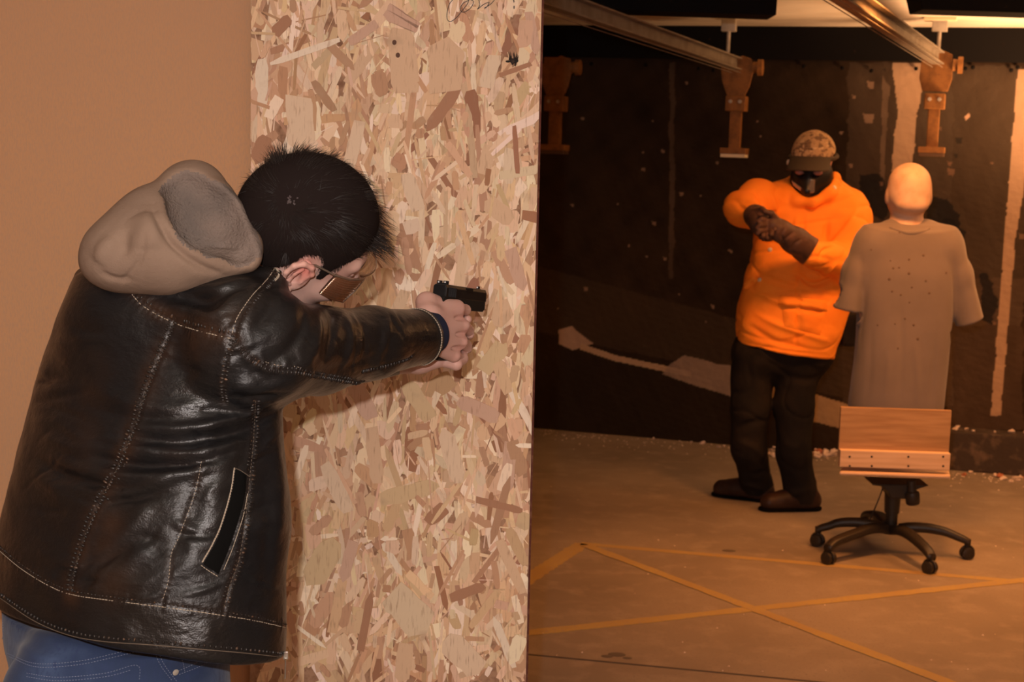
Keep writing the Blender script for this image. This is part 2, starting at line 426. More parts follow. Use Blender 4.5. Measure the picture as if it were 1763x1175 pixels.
# black rubber curtain strip at the head of the wall
zt = wallpt(1300, 103)[2]
mb = MB(); mb.box(WA+wd*.85+wn*.03+np.array([0, 0, (zt+CEIL)/2]), (8.6, .03, CEIL-zt), RW, .004)
tag(mb.make('trim_1', M_black), kind='structure')
mb = MB()
for x, y in ((1203, 118), (1228, 121), (1384, 114), (1450, 117), (1500, 122), (1577, 118), (1662, 118), (1675, 116), (1741, 121), (1752, 116), (1112, 112), (1018, 110)):
    c = wallpt(x, y, .02); mb.ball(c, .011)
tag(mb.make('trim_2', M_black, smooth=True), kind='structure')
# kerb at the foot of the wall, right part
mb = MB(); k0 = wallpt(1560, 790); u0_ = (k0-WA)@wd
M_kerb = mat('dirty_kerb', (.055, .042, .035), .85, .2, noise=[(14, (.14, .10, .075), .52, .7)], bump=(30, .5, .01))
L = 3.2; hk = .215
mb.box(WA+wd*(u0_+L/2)+wn*.09+np.array([0, 0, hk/2]), (L, .18, hk), RW, .01)
tag(mb.make('trim_3', M_kerb), kind='structure')
# right wall, out of frame, and rear wall closing the room
M_wall2 = mat('painted_block_wall', (.32, .26, .2), .8, .3, noise=(3, (.25, .2, .16), .4, .7))
mb = MB(); mb.box((5.6, 4, CEIL/2), (.1, 12, CEIL)); tag(mb.make('wall_right', M_wall2), kind='structure')
# brown paper wall behind shooter
PW = 3.06
xr = P(470, 600, PW)[0]
mb = MB(); mb.box(((xr-3.2)/2, PW+.02, CEIL/2), (xr+3.2, .04, CEIL-.002)); tag(mb.make('wall_left', M_card), kind='structure')
# ------------------------------------------------------------- strand board panel, real flakes laid over each other
PD = 3.0
tl, tr, bl, br = P(437, 0, PD), P(936, 0, PD), P(432, 1175, PD), P(908, 1175, PD)
x0 = P(436, 300, PD)[0]; xw0, xw1 = x0, P(924, 587, PD)[0]
lean = (P(936, 0, PD)[0]-P(908, 1175, PD)[0])/(tl[2]-br[2])
org = ((xw0+xw1)/2, PD, 0)
M_osbcore = mat('strand_core', (.40, .235, .145), .75, .2, noise=[(55, (.23, .12, .07), .48, .68)], bump=(70, .6, .003))
M_edge = mat('strand_edge', (.10, .030, .020), .8, .2, noise=(60, (.2, .09, .05), .5, .7))
pan = thing('strand_board_panel', 'tall upright strand board panel with glued wood flakes, edge facing the range', 'board', org)
def shx(x, z): return x+lean*(z-1.1)
ZT = CEIL-.004
def quadbox(xa, xb, ya, yb, za, zb):
    V = [(shx(x, z), y, z) for z in (za, zb) for y in (ya, yb) for x in (xa, xb)]
    return V, [[0, 1, 5, 4], [2, 6, 7, 3], [0, 4, 6, 2], [1, 3, 7, 5], [4, 5, 7, 6], [0, 2, 3, 1]]
V, F = quadbox(xw0, xw1-.004, PD, PD+.018, 0.001, ZT); mesh_obj('board', V, F, M_osbcore, pan, False)
V, F = quadbox(xw1-.004, xw1, PD-.0012, PD+.018, 0.001, ZT); mesh_obj('cut_edge', V, F, M_edge, pan, False)
cols = [(.72, .50, .33), (.64, .41, .26), (.56, .33, .20), (.78, .58, .41), (.46, .26, .155), (.68, .47, .29), (.60, .42, .25), (.34, .165, .095), (.50, .30, .18), (.83, .67, .51), (.70, .54, .36)]
wts = np.array([5, 5, 3.6, 5, 2.3, 3.6, 3, 1.3, 2.6, 3.2, 3]); wts /= wts.sum()
FV = []; FF = []; FC = []; FU = []; n = 0
def flake(cx, cz, ln, wdt, ang, colr, lvl, ragged=.25):
    global n
    ca, sa = math.cos(ang), math.sin(ang)      # along direction (sin,cos) from vertical
    k = 6; up = []; dn = []
    for i in range(k+1):
        t = i/k-.5; ww = wdt/2*(1+ragged*rr.uniform(-.35, .35))
        if i in (0, k): ww *= rr.uniform(.45, .98) if rr.random() < .75 else .1
        up.append((t*ln+rr.uniform(-.08, .08)*wdt, ww+rr.uniform(-.05, .05)*wdt)); dn.append((t*ln+rr.uniform(-.15, .15)*wdt, -ww))
    poly = up+dn[::-1]; y = PD-.0002-lvl; tilt = rr.uniform(-.006, .006)
    base = n
    bow = rr.uniform(-.0006, .0006)
    for (a, b) in poly:
        x = cx+a*sa+b*ca; z = cz+a*ca-b*sa
        x = min(max(x, xw0+rr.uniform(0, .0015)), xw1-.0045); 
        FV.append((shx(x, z), y+tilt*a*.3+bow-.0003, min(max(z, 0.002), ZT))); FC.append(colr)
    m_ = len(up)
    for i in range(k):
        FF.append([base+i, base+i+1, base+len(poly)-2-i, base+len(poly)-1-i])
    # thickness skirt
    s0 = len(FV)
    for i, (a, b) in enumerate(poly):
        v = FV[base+i]; FV.append((v[0], PD+.0005, v[2])); FC.append(tuple(c*.8 for c in colr))
    for i in range(len(poly)):
        j = (i+1) % len(poly); FF.append([base+i, s0+i, s0+j, base+j])
    n = len(FV)
N_FL = 4200
for i in range(N_FL):
    f = i/N_FL
    sc = 1.0 if f < .55 else .8
    ln = sc*float(np.clip(rr.lognormal(-2.75, .5), .012, .18)); wdt = float(np.clip(rr.lognormal(-4.35, .55), .003, .036))*sc
    if rr.random() < .12: wdt = rr.uniform(.0012, .003)
    ang = rr.normal(0, .38) if rr.random() < .78 else rr.uniform(-1.6, 1.6)
    flake(rr.uniform(xw0, xw1), rr.uniform(.02, ZT) if i % 4 == 0 else rr.uniform(.55, 2.0), ln, wdt, ang, tuple(np.array(cols[rr.choice(len(cols), p=wts)])*rr.uniform(.92, 1.12)*1.07*np.array([1, rr.uniform(.96, 1.05), rr.uniform(.92, 1.08)])), .0003+f*.0030)
def big(pxa, pya, pxb, pyb, wpx, c, l=.0036):
    a = P(pxa, pya, PD); b = P(pxb, pyb, PD); d = b-a
    ca_ = (a+b)/2; flake(ca_[0]-lean*(ca_[2]-1.1), ca_[2], float(np.hypot(d[0], d[2])), wpx*pxm(PD), math.atan2(d[0], d[2]), c, l, .15)
TAN = (.70, .48, .31); PALE = (.76, .57, .40); RED = (.42, .22, .13); YEL = (.66, .48, .28); PINK = (.62, .40, .29); WHT = (.82, .68, .52)
for a in [(515, 165, 520, 260, 46, PALE), (452, 102, 450, 185, 22, WHT), (770, 65, 765, 160, 60, TAN), (700, 20, 685, 48, 60, PINK), (500, 30, 470, 60, 20, RED), (690, 50, 700, 160, 46, TAN),
          (735, 225, 790, 150, 20, RED), (540, 140, 575, 190, 14, (.45, .27, .16)), (460, 235, 440, 280, 26, RED), (655, 860, 755, 835, 28, YEL), (700, 660, 740, 720, 30, YEL), (580, 930, 530, 1010, 44, YEL), (675, 1020, 740, 1090, 60, (.72, .56, .38), .0042), (775, 1030, 835, 1008, 18, RED),
          (730, 680, 780, 650, 34, (.52, .33, .18)), (660, 935, 692, 990, 12, WHT), (735, 900, 770, 870, 24, RED), (640, 1020, 620, 1120, 14, RED), (790, 690, 860, 720, 26, PINK), (830, 640, 870, 590, 30, YEL), (855, 520, 870, 560, 40, TAN), (850, 1060, 885, 1150, 14, WHT),
          (600, 75, 650, 40, 16, PINK), (560, 70, 610, 120, 14, (.5, .3, .18)), (910, 20, 925, 95, 16, PINK), (845, 250, 830, 300, 24, TAN), (700, 300, 720, 360, 26, PALE), (620, 210, 600, 290, 22, PALE), (860, 130, 915, 110, 8, RED), (835, 345, 880, 380, 30, TAN), (640, 735, 650, 830, 24, TAN), (560, 800, 600, 880, 26, PALE),
          (765, 735, 790, 830, 30, PALE), (880, 760, 870, 850, 24, PINK), (700, 1110, 690, 1175, 28, TAN), (770, 1100, 830, 1160, 44, PALE), (535, 640, 560, 700, 22, TAN), (860, 930, 900, 1020, 18, TAN), (600, 640, 640, 720, 30, PINK), (820, 860, 900, 880, 12, RED), (610, 930, 590, 1000, 20, PINK), (670, 560, 700, 500, 20, TAN), (820, 420, 790, 470, 24, PALE), (880, 430, 900, 500, 22, PINK)]:
    big(*a)
M_flake = mat('wood_flakes', rough=.7, spec=.25, attr='Col', noise=[(260, (.36, .2, .12), .56, .82, (1, 1, .12)), (20, (.5, .34, .22), .6, .85)], bump=(500, .15, .0004, (1, 1, .1)))
me_ = mesh_obj('wood_flakes', FV, FF, M_flake, pan, False, colors=np.array(FC)); tag(me_, kind='stuff')
# pen scribble and burn hole and nail heads on the board
M_ink = mat('pen_ink', (.05, .05, .055), .6); M_burn = mat('scorched_wood', (.015, .012, .01), .8, noise=(80, (.1, .05, .03), .5, .7))
def pl(pts, r=.0007):
    c = curve(pts, 40); mb = MB(); mb.tube([P(x, y, PD-.0045) for x, y in c], r, 6); mb.make('handwriting_stroke', M_ink, pan, True)
pl([(786, -6), (775, 5), (770, 20), (770, 33), (776, 37), (786, 30), (796, 18), (806, 4), (804, -6)])
pl([(808, 0), (797, 6), (792, 16), (798, 21), (810, 14), (815, 3), (808, -2)])
pl([(822, -6), (826, 8), (822, 16), (832, 8), (842, 4), (838, 12), (834, 14), (846, 6), (854, -4)])
pl([(884, -4), (885, 4)], .0011); pl([(885, 10), (885, 15)], .0012)
mb = MB()
for k in range(26):
    a = rr.uniform(0, 6.28); r_ = rr.uniform(0, 9); x, y = 884+r_*math.cos(a)*1.1, 106+r_*math.sin(a)*.7; mb.ball(P(x, y, PD-.0035), (rr.uniform(.001, .005), .0015, rr.uniform(.001, .006)), seg=8, rings=5)
for k in range(14): x = 884+rr.uniform(-9, 9); mb.tube([P(x, 104, PD-.004), P(x+rr.uniform(-3, 3), 88+rr.uniform(0, 8), PD-.004)], [.001, .0003], 5)
mb.make('scorch_mark', M_burn, pan, True)
mb = MB()
for x, y in ((679, 73), (685, 95)): mb.ball(P(x, y, PD-.0045), (.0042, .0012, .005), seg=12, rings=6)
mb.make('knot', mat('wood_knot', (.12, .06, .04), .8), pan, True)
# ============================================================= RANGE FITTINGS
M_orange = mat('orange_enamel', (.27, .12, .035), .6, .3, noise=[(22, (.17, .075, .022), .45, .7), (120, (.12, .06, .03), .6, .75)], bump=(60, .2, .002))
M_steel = mat('dull_galvanised_steel', (.46, .42, .36), .42, .5, metal=.15, noise=(12, (.26, .23, .19), .4, .75))
M_rail = mat('worn_rail_steel', (.27, .235, .19), .5, .4, metal=.2, noise=(12, (.16, .13, .10), .4, .75))
M_dark = mat('dark_plate', (.10, .055, .03), .6, .4)
M_pale = mat('pale_plate', (.75, .66, .48), .5, .4)
BR = [(960, 108, 8.42), (1272, 108, 8.12), (1614, 104, 7.84)]      # centre x, top y, distance
lab = ['leftmost of the three orange target carriers, half hidden behind the strand board', 'middle orange target carrier, above and left of the person in the orange coat', 'rightmost of the three orange target carriers, above the bald dummy']
for i, (bx, by, D) in enumerate(BR):
    s = D/FPX; c = P(bx, by, D); ax = nrm([wd[0], wd[1], 0]); R = np.array([ax, -wn, [0, 0, 1.]])
    RP = np.array([ax, [0, 0, 1.], wn])   # prism frame: u right, v up
    t = thing('target_carrier', lab[i], 'target carrier', c+np.array([0, 0, 0.0]), 'orange target carriers at the ends of the rails')
    mb = MB()
    pl_ = [(-30, -4), (-27, -30), (-22, -44), (-16, -58), (12, -58), (20, -40), (26, -12), (22, 6), (6, 12), (-14, 2)] if i < 2 else [(-26, -2), (-28, -30), (-22, -52), (20, -52), (26, -30), (24, 10), (10, 16), (-8, 8)]
    mb.prism([(a*s, b*s) for a, b in pl_], c, RP, .02, .003); mb.box(c+np.array([0, .05, -.03*1]), (.13, .10, .12), R, .008); mb.make('gear_plate', M_orange, t)
    mb = MB(); mb.cyl(c+ax*26*s+wn*.02-np.array([0, 0, 8*s]), c+ax*38*s+wn*.02-np.array([0, 0, 8*s]), .03, .028); mb.cyl(c+ax*34*s+wn*.02-np.array([0, 0, 8*s]), c+ax*42*s+wn*.02-np.array([0, 0, 8*s]), .042); mb.make('pulley', M_orange, t, True)
    yz = np.array([0, 0, 1.])
    mb = MB(); mb.box(c-yz*(58+11)*s, (34*s, 34*s, 26*s), R, .006); mb.make('collar', M_orange, t)
    for sx in (-8, 8):
        mb = MB(); p = c-yz*(58+8)*s+ax*sx*s+wn*.053; mb.cyl(p, p+wn*.012, .010, .009, 8); mb.make('bolt', M_steel, t)
    bot = {0: 138, 1: 144, 2: 146}[i]
    mb = MB(); mb.box(c-yz*(80+bot)/2*s, (19*s, 19*s, (bot-76)*s), R, .004); mb.make('post', M_orange, t)
    mb = MB(); mb.box(c-yz*(bot+5)*s, (44*s, .12, 10*s), R, .003); mb.make('foot_plate', M_orange, t)
    mb = MB(); mb.box(c-yz*(bot+13)*s, (42*s, .115, 6*s), R, .003); mb.make('foot_pad', M_pale if i == 1 else M_dark, t)
hl = ['ceiling hanger holding the end of the rail left of centre', 'ceiling hanger holding the end of the right-hand rail']
for i, (hx, hy, D, yb) in enumerate([(1256, 32, 8.1, 112), (1619, 35, 7.84, 89)]):
    c = P(hx, hy, D); c[2] = CEIL-.001; t = thing('rail_hanger', hl[i], 'hanger', c, 'hangers at the rail ends')
    mb = MB(); mb.box(c-np.array([0, 0, .008]), (.16, .08, .016), RW, .003); mb.make('ceiling_plate', M_pale, t)
    zb = P(hx, yb, D)[2]; zm = P(hx, 56, D)[2]
    mb = MB(); mb.box((c[0], c[1], (c[2]+zm)/2-.004), (.075, .05, c[2]-zm-.016), RW, .004); mb.make('clamp', M_steel, t)
    mb = MB(); mb.cyl((c[0], c[1], zm+.01), (c[0], c[1], zb), .010, .010, 12); mb.make('rod', M_steel, t, True)
rl = ['long steel target rail running to the middle carrier, left of the two', 'long steel target rail running to the rightmost carrier, right of the two']
for i, (pa, pb, D) in enumerate([((936, -6), (1268, 110), 8.1), ((1440, -20), (1615, 100), 7.80)]):
    b = P(*pb, D); a = Pz(*pa, b[2]); d = nrm(b-a); a = b-d*4.2; a = a; sd = nrm(np.cross(d, [0, 0, 1.])); R = np.array([sd, [0, 0, 1.], d])
    t = thing('target_rail', rl[i], 'rail', (a+b)/2, 'steel target rails under the ceiling'); c = (a+b)/2; L_ = np.linalg.norm(b-a)
    mb = MB(); mb.box(c+np.array([0, 0, .028]), (.062, .007, L_), R, .0015); mb.box(c-np.array([0, 0, .028]), (.062, .007, L_), R, .0015); mb.make('flange', M_rail, t)
    mb = MB(); mb.box(c, (.007, .056, L_), R, .001); mb.make('web', M_rail, t)
    mb = MB()
    for s_ in (-1, 1): mb.cyl(a+sd*.024*s_-np.array([0, 0, .045]), b+sd*.024*s_-np.array([0, 0, .045]), .0018, .0018, 6)
    mb.make('cable', M_rail, t)
# black baffles under the ceiling
for i, (xa, xb, yb, l) in enumerate([(1005, 1331, 20, 'black hanging baffle nearer the strand board, between the rails'), (1572, 1900, 21, 'black hanging baffle in the top right corner')]):
    D = 6.6; a = P(xa, yb, D); b = P(xb, yb, D); zb = a[2]; c = (a+b)/2; c[2] = (zb+CEIL)/2; wd_ = np.linalg.norm((b-a)[:2]); H = CEIL-zb-.002
    mb = MB(); bv = [(-wd_/2+.012, -H/2), (wd_/2-.004, -H/2), (wd_/2+.0, H/2), (-wd_/2-.02, H/2)]
    mb.prism(bv, c, np.array([[1., 0, 0], [0, 0, 1.], [0, -1., 0]]), .22, .004)
    tag(mb.make('ceiling_baffle', M_black, origin=c), l, 'baffle', 'black baffles hanging from the ceiling')
# ------------------------------------------------------------- painted lines on the floor
M_line = mat('worn_yellow_line', (.38, .28, .11), .75, .2, noise=[(3, (.33, .23, .10), .4, .65), (70, (.32, .24, .15), .52, .66)])
def fline(name, pa, pb, wm, label, z=.0015, mt=None, cat='floor line', grp='yellow lines on the floor', y0=None):
    a = Pz(*pa, 0); b = Pz(*pb, 0); d = nrm(b-a); n_ = np.array([d[1], -d[0], 0]); V = []; F = []; k = 40
    for i in range(k+1):
        p = a+(b-a)*i/k; w1 = wm/2*(1+rr.uniform(-.15, .15))*.85; V += [p+n_*w1, p-n_*w1, p+n_*w1+np.array([0, 0, z]), p-n_*w1+np.array([0, 0, z])]
    for i in range(k):
        o_ = i*4; F += [[o_+2, o_+3, o_+7, o_+6], [o_, o_+2, o_+6, o_+4], [o_+1, o_+5, o_+7, o_+3]]
    c = (a+b)/2
    tag(mesh_obj(name, V, F, mt or M_line, None, False, origin=(c[0], c[1], 0)), label, cat, grp)
fline('floor_line', (870, 1023), (1003, 937), .085, 'short yellow floor line leaving the strand board for the corner of the box')
fline('floor_line', (1000, 937), (1800, 1006), .055, 'long yellow floor line passing under the chair casters')
fline('floor_line', (1008, 940), (1720, 1210), .06, 'yellow diagonal floor line running down to the right', .003)
fline('floor_line', (880, 1094), (1800, 996), .065, 'yellow diagonal floor line rising towards the right edge', .0022)
M_joint = mat('floor_joint', (.06, .05, .045), .9)
a = Pz(880, 1125, 0)
mb = MB(); pa, pb = Pz(860, 1123, 0), Pz(1480, 1182, 0); d = nrm(pb-pa); mb.box((pa+pb)/2+np.array([0, 0, .0004]), (np.linalg.norm(pb-pa), .012, .0012), np.array([d, [-d[1], d[0], 0], [0, 0, 1.]]))
tag(mb.make('trim_4', M_joint), kind='structure')
M_stain = mat('dark_scuff', (.10, .08, .065), .8)
mb = MB()
for x, y, r in ((1062, 1128, .03), (1045, 1131, .02), (1255, 949, .03), (1080, 1134, .016)):
    c = Pz(x, y, 0); mb.ball(c+np.array([0, 0, .0005]), (r, r*.8, .0016), seg=12, rings=4)
tag(mb.make('floor_scuffs', M_stain, smooth=True), 'dark scuff marks on the concrete floor below the yellow box', 'stain', kind='stuff')
# ------------------------------------------------------------- rubble
M_rub = mat('pale_rubble', (.80, .66, .56), .85, .2, noise=(30, (.5, .36, .3), .5, .7), bump=(60, .5, .004))
M_rub2 = mat('reddish_rubble', (.45, .17, .09), .85, .2, noise=(40, (.3, .12, .08), .4, .7))
def chunk_mesh(seed, mt):
    g = np.random.default_rng(seed); bm = bmesh.new(); bmesh.ops.create_icosphere(bm, subdivisions=2, radius=1)
    k = g.normal(size=(5, 3)); k /= np.linalg.norm(k, axis=1)[:, None]
    for v in bm.verts:
        c = np.array(v.co[:]); 
        for q in k:
            e = c@q
            if e > .55: c = c-q*(e-.55)
        c *= 1+.12*g.normal(); v.co = Vector(c)
    me = bpy.data.meshes.new('rubble_chunk'); bm.to_mesh(me); bm.free(); me.materials.append(mt); return me
cms = [chunk_mesh(i, M_rub) for i in range(5)]+[chunk_mesh(9, M_rub2)]
kt = hk
def chunk(px, py, r, z, label, grp, off=None, col_=None):
    me = cms[rr.integers(5)] if col_ is None else cms[5]
    o = bpy.data.objects.new('rubble_chunk', me); COL.objects.link(o)
    p = Pz(px, py, z); o.scale = (r*rr.uniform(.8, 1.3), r*rr.uniform(.8, 1.2), r*rr.uniform(.6, .95))
    o.location = (p[0], p[1], z+o.scale[2]*.55); o.rotation_euler = (0, 0, rr.uniform(0, 6)); tag(o, label, 'rubble', grp)
g1 = 'rubble along the foot of the wall left of the orange coat'
for x, y, r in ((1209, 765, .017), (1237, 771, .014), (1246, 770, .01), (1190, 762, .008), (1125, 756, .007), (1170, 760, .006)): chunk(x, y, r, 0, 'pale rubble chunk at the wall foot, left of the trousered legs', g1)
g2 = 'rubble seen between the legs'
for x, y, r in ((1322, 783, .02), (1331, 786, .022), (1320, 770, .018), (1334, 773, .02), (1327, 777, .014)): chunk(x, y, r, 0, 'pale rubble chunk seen between the two black trouser legs', g2)
g3 = 'rubble heap between the legs and the chair board'
for i in range(44):
    x = rr.uniform(1397, 1460); y = 789-rr.uniform(0, 10)-max(0, (x-1415))*.18; z = max(0, (x-1420))*.0008*rr.uniform(0, 1.5)
    chunk(x, y, rr.uniform(.010, .028), z, 'rubble chunk in the heap between the black trousers and the pale board', g3, col_=1 if i % 9 == 0 else None)
g4 = 'rubble on top of the kerb right of the chair'
ktop = []
for i in range(24):
    u_ = u0_+rr.uniform(.15, 1.4); p = WA+wd*u_+wn*rr.uniform(.03, .15); o = bpy.data.objects.new('rubble_chunk', cms[rr.integers(5)]); COL.objects.link(o)
    r = rr.uniform(.006, .017); o.scale = (r*1.2, r, r*.8); o.location = (p[0], p[1], hk+r*.5); o.rotation_euler = (0, 0, rr.uniform(0, 6)); tag(o, 'small rubble chunk lying on top of the kerb at the wall', 'rubble', g4)
g5 = 'rubble on the floor in front of the kerb'
for i in range(46):
    u_ = u0_+rr.uniform(.3, 1.5); p = WA+wd*u_+wn*(.20+abs(rr.normal(0, .09))); o = bpy.data.objects.new('rubble_chunk', cms[rr.integers(5) if i % 5 else 5]); COL.objects.link(o)
    r = rr.uniform(.006, .02); o.scale = (r*1.2, r, r*.8); o.location = (p[0], p[1], r*.45); o.rotation_euler = (0, 0, rr.uniform(0, 6)); tag(o, 'small rubble chunk lying on the floor in front of the kerb', 'rubble', g5)
mb = MB()
for i in range(420):
    u_ = rr.uniform(-.3, 3.0); p = WA+wd*u_+wn*(.03 if u_ < u0_ else .21)+wn*abs(rr.normal(0, .16)); r = rr.uniform(.002, .006)
    mb.add(np.array([[1, 0, 0], [0, 1, 0], [-1, 0, 0], [0, -1, 0], [0, 0, .9]])*r+p+np.array([0, 0, .0005]), [[0, 1, 4], [1, 2, 4], [2, 3, 4], [3, 0, 4]])
for i in range(50):
    p = Pz(rr.uniform(930, 1760), rr.uniform(800, 1170), 0); r = rr.uniform(.002, .0045); mb.add(np.array([[1, 0, 0], [0, 1, 0], [-1, 0, 0], [0, -1, 0], [0, 0, .8]])*r+p+np.array([0, 0, .0005]), [[0, 1, 4], [1, 2, 4], [2, 3, 4], [3, 0, 4]])
tag(mb.make('grit', M_rub), 'fine pale grit scattered on the floor near the wall', 'grit', kind='stuff')
# ============================================================= CHAIR BASE WITH BOARD
M_plast = mat('black_nylon', (.020, .016, .013), .45, .5, noise=(200, (.035, .028, .022), .5, .7))
M_pine = mat('pine_board', (.42, .27, .15), .7, .2, noise=[(5, (.33, .2, .11), .4, .65, (1, 3, 14)), (2, (.26, .16, .08), .5, .8, (1, 3, 5))], bump=(60, .2, .001, (1, 8, 20)))
M_pine2 = mat('pale_pine_cleat', (.66, .48, .34), .6, .3, noise=(5, (.56, .39, .26), .4, .65, (1, 6, 14)))
cast_px = [(1407, 941), (1426, 972), (1600, 988), (1664, 963)]
CP = np.array([Pz(x, y, 0) for x, y in cast_px])
# best-fit circle centre with 5-star
cc = Pz(1531, 950, 0)
angs = np.degrees(np.arctan2(CP[:, 1]-cc[1], CP[:, 0]-cc[0])); rads = np.linalg.norm((CP-cc)[:, :2], axis=1)
print('CASTER', angs, rads, cc)
SD = cc[1]
ch = thing('swivel_chair_base', 'black five-legged swivel chair base carrying a pine board in place of its seat', 'chair base', cc)
rad_ = float(np.mean(rads)); angL = [math.radians(a) for a in angs]
fifth = math.radians(95); angL.append(fifth); radL = list(rads)+[rad_]
up = np.array([0, 0, 1.])
mb = MB(); mb.lathe(cc, up, [(.045, .001), (.045, .045), (.05, .055), (.105, .055), (.125, .042), (.13, .001)]); mb.make('hub', M_plast, ch, True)
for a, r_ in zip(angL, radL):
    d = np.array([math.cos(a), math.sin(a), 0]); sd = np.array([-d[1], d[0], 0])
    prof = [(.03, .100), (.08, .112), (.15, .116), (.22, .108), (r_-.045, .092), (r_-.01, .080), (r_+.012, .068)]
    c = curve([(x, z) for x, z in prof], 16); n_ = len(c); V = []; F = []
    for i, (x, z) in enumerate(c):
        t = i/(n_-1); w_ = .030*(1-t)+.019*t; h_ = .022*(1-t)+.014*t
        for k in range(12):
            an = 2*math.pi*k/12; cx_ = math.copysign(abs(math.cos(an))**.6, math.cos(an)); sx_ = math.copysign(abs(math.sin(an))**.6, math.sin(an)); V.append(cc+d*x+sd*cx_*w_+up*(z+sx_*h_))
    for i in range(n_-1):
        for k in range(12): l = (k+1) % 12; F.append([i*12+k, i*12+l, (i+1)*12+l, (i+1)*12+k])
    F += [list(range(12))[::-1], [(n_-1)*12+k for k in range(12)]]
    lg = mesh_obj('leg', V, F, M_plast, ch, True)
    mb = MB(); p = cc+d*r_; mb.cyl(p+up*.045, p+up*.085, .012, .014, 14)
    ca = rr.uniform(0, 3.1); wdir = np.array([math.cos(ca), math.sin(ca), 0]); 
    for s_ in (-1, 1): mb.lathe(p+up*.026+wdir*s_*.004, wdir*s_, [(0, .024), (.002, .026), (.016, .026), (.019, .020), (.0195, .001)], 20)
    pf_ = np.cross(up, wdir); mb.tube([p+up*.026+(math.cos(t)*up+math.sin(t)*pf_)*.030 for t in np.linspace(-1.4, 1.4, 12)], [.006]*12, 8, flat=(wdir, 1))
    mb.make('caster', M_plast, lg, True)
zseat = P(1540, 827, SD)[2]
mb = MB(); mb.cyl(cc+up*.12, cc+up*(zseat-.09), .026, .026, 26); mb.cyl(cc+up*(zseat-.14), cc+up*(zseat-.05), .031, .035, 26); mb.make('gas_column', M_plast, ch, True)
mb = MB(); mb.prism([(-.115, .0), (-.11, -.006), (-.07, -.010), (-.042, -.035), (-.03, -.060), (.03, -.060), (.045, -.035), (.07, -.020), (.10, -.008), (.125, 0)], cc+up*zseat+np.array([.0, -.02, 0]), np.array([[1., 0, 0], [0, 0, 1.], [0, -1., 0]]), .15, .004); mb.make('tilt_plate', M_plast, ch)
kb = P(1569, 832, SD-.1); mb = MB(); kd = nrm(P(1572, 868, SD-.1)-kb); mb.lathe(kb, kd, [(-.01, .018), (.035, .020), (.04, .028), (.048, .030), (.085, .029), (.092, .024), (.093, .001)], 20); mb.make('tension_knob', M_plast, ch, True)
c = curve([P(1521, 838, SD-.03), P(1512, 862, SD-.03), P(1498, 895, SD-.02)], 12); mb = MB(); mb.tube(c, .003, 6); mb.make('cord', M_plast, ch, True)
BD = SD-.17
def rectpx(mb, x1, y1, x2, y2, D, t, R=None, bev=.003):
    a = P(x1, y1, D); b = P(x2, y2, D); mb.box(((a[0]+b[0])/2, D+t/2, (a[2]+b[2])/2), (abs(b[0]-a[0]), t, abs(a[2]-b[2])), R, bev)
mb = MB(); rectpx(mb, 1448, 701, 1633, 792, BD+.03, .018); mb.make('back_board', M_pine, ch)
mb = MB(); rectpx(mb, 1447, 775, 1635, 811, BD-.005, .034, bev=.004); cl = mb.make('cleat', M_pine2, ch)
for x in (1463, 1501, 1564, 1624):
    for y in (787, 803):
        mb = MB(); p = P(x, y, BD-.006); mb.cyl(p+np.array([0, .004, 0]), p, .0055, .0045, 10); mb.make('screw', M_plast, cl)
a = P(1445, 812, BD-.01); b = P(1636, 826, BD-.01); zt_, zb_ = a[2], b[2]; wx = b[0]-a[0]; mb = MB()
mb.prism([(0, 0), (wx, 0), (wx+.09, .38), (.12, .38), (.006, .02)], (a[0], BD-.01, (zt_+zb_)/2), np.array([[1., 0, 0], [0, 1, 0], [0, 0, 1.]]), zt_-zb_, .010); mb.make('seat_board', M_pine2, ch)
# ============================================================= DUMMY
DD = SD+.02
M_dummy = mat('dummy_plastic', (.60, .42, .32), .55, .3, noise=[(25, (.52, .34, .24), .45, .7), (8, (.55, .32, .2), .6, .8)])
M_shirt = mat('grey_tee_cloth', (.18, .155, .15), .9, .1, noise=[(5, (.15, .13, .125), .4, .7), (160, (.17, .14, .135), .6, .75)], bump=[(300, .15, .0006), (14, .3, .006, (1, 1, .4))], sheen=.2)
def px3(l): return [P(*q) for q in l]
hc = P(1567, 328, DD)
Fd = Field(P(1490, 280, DD)-np.array([.05, .2, .75]), P(1650, 270, DD)+np.array([.1, .2, .02]), .005)
Fd.ell(hc+np.array([0, .015, .026]), (.086, .105, .088), k=.01).ell(hc+np.array([0, .01, -.028]), (.089, .10, .075), k=.03).ell(hc+np.array([0, .05, -.06]), (.066, .075, .085), k=.04)
Fd.seg(hc+np.array([0, .02, -.02]), hc+np.array([0, .03, -.145]), .060, .064, k=.012)
Fd.ell(hc+np.array([0, -.045, -.058]), (.066, .045, .036), k=.02)
for s_ in (-1, 1): Fd.ell(hc+np.array([s_*.088, .02, -.03]), (.009, .018, .030), k=.012)
Fd.seg(hc+np.array([0, .11, -.03]), hc+np.array([0, .135, -.06]), .012, .015, k=.012)
Fd.seg(hc+np.array([-.12, .02, -.22]), hc+np.array([.12, .02, -.22]), .075, k=.06)
Fd.loft([P(1550, 702, DD)[2]+.0, P(1550, 560, DD)[2], P(1560, 430, DD)[2]], [(P(1543, 700, DD)[0], DD+.02), (P(1553, 560, DD)[0], DD+.02), (P(1562, 430, DD)[0], DD+.02)], [.17, .175, .18], [.085, .09, .09], 0, k=.05)
V, Q = Fd.mesh(); V = relax(V, Q, 1)
dm = tag(mesh_obj('target_dummy', V, Q, M_dummy, origin=(hc[0], DD, zt_)), 'bald armless torso dummy in a grey T-shirt, standing on the pine board', 'dummy')
Fs = Field(P(1400, 380, DD)+np.array([-.05, -.28, -.95]), P(1720, 380, DD)+np.array([.05, .3, .05]), .005)
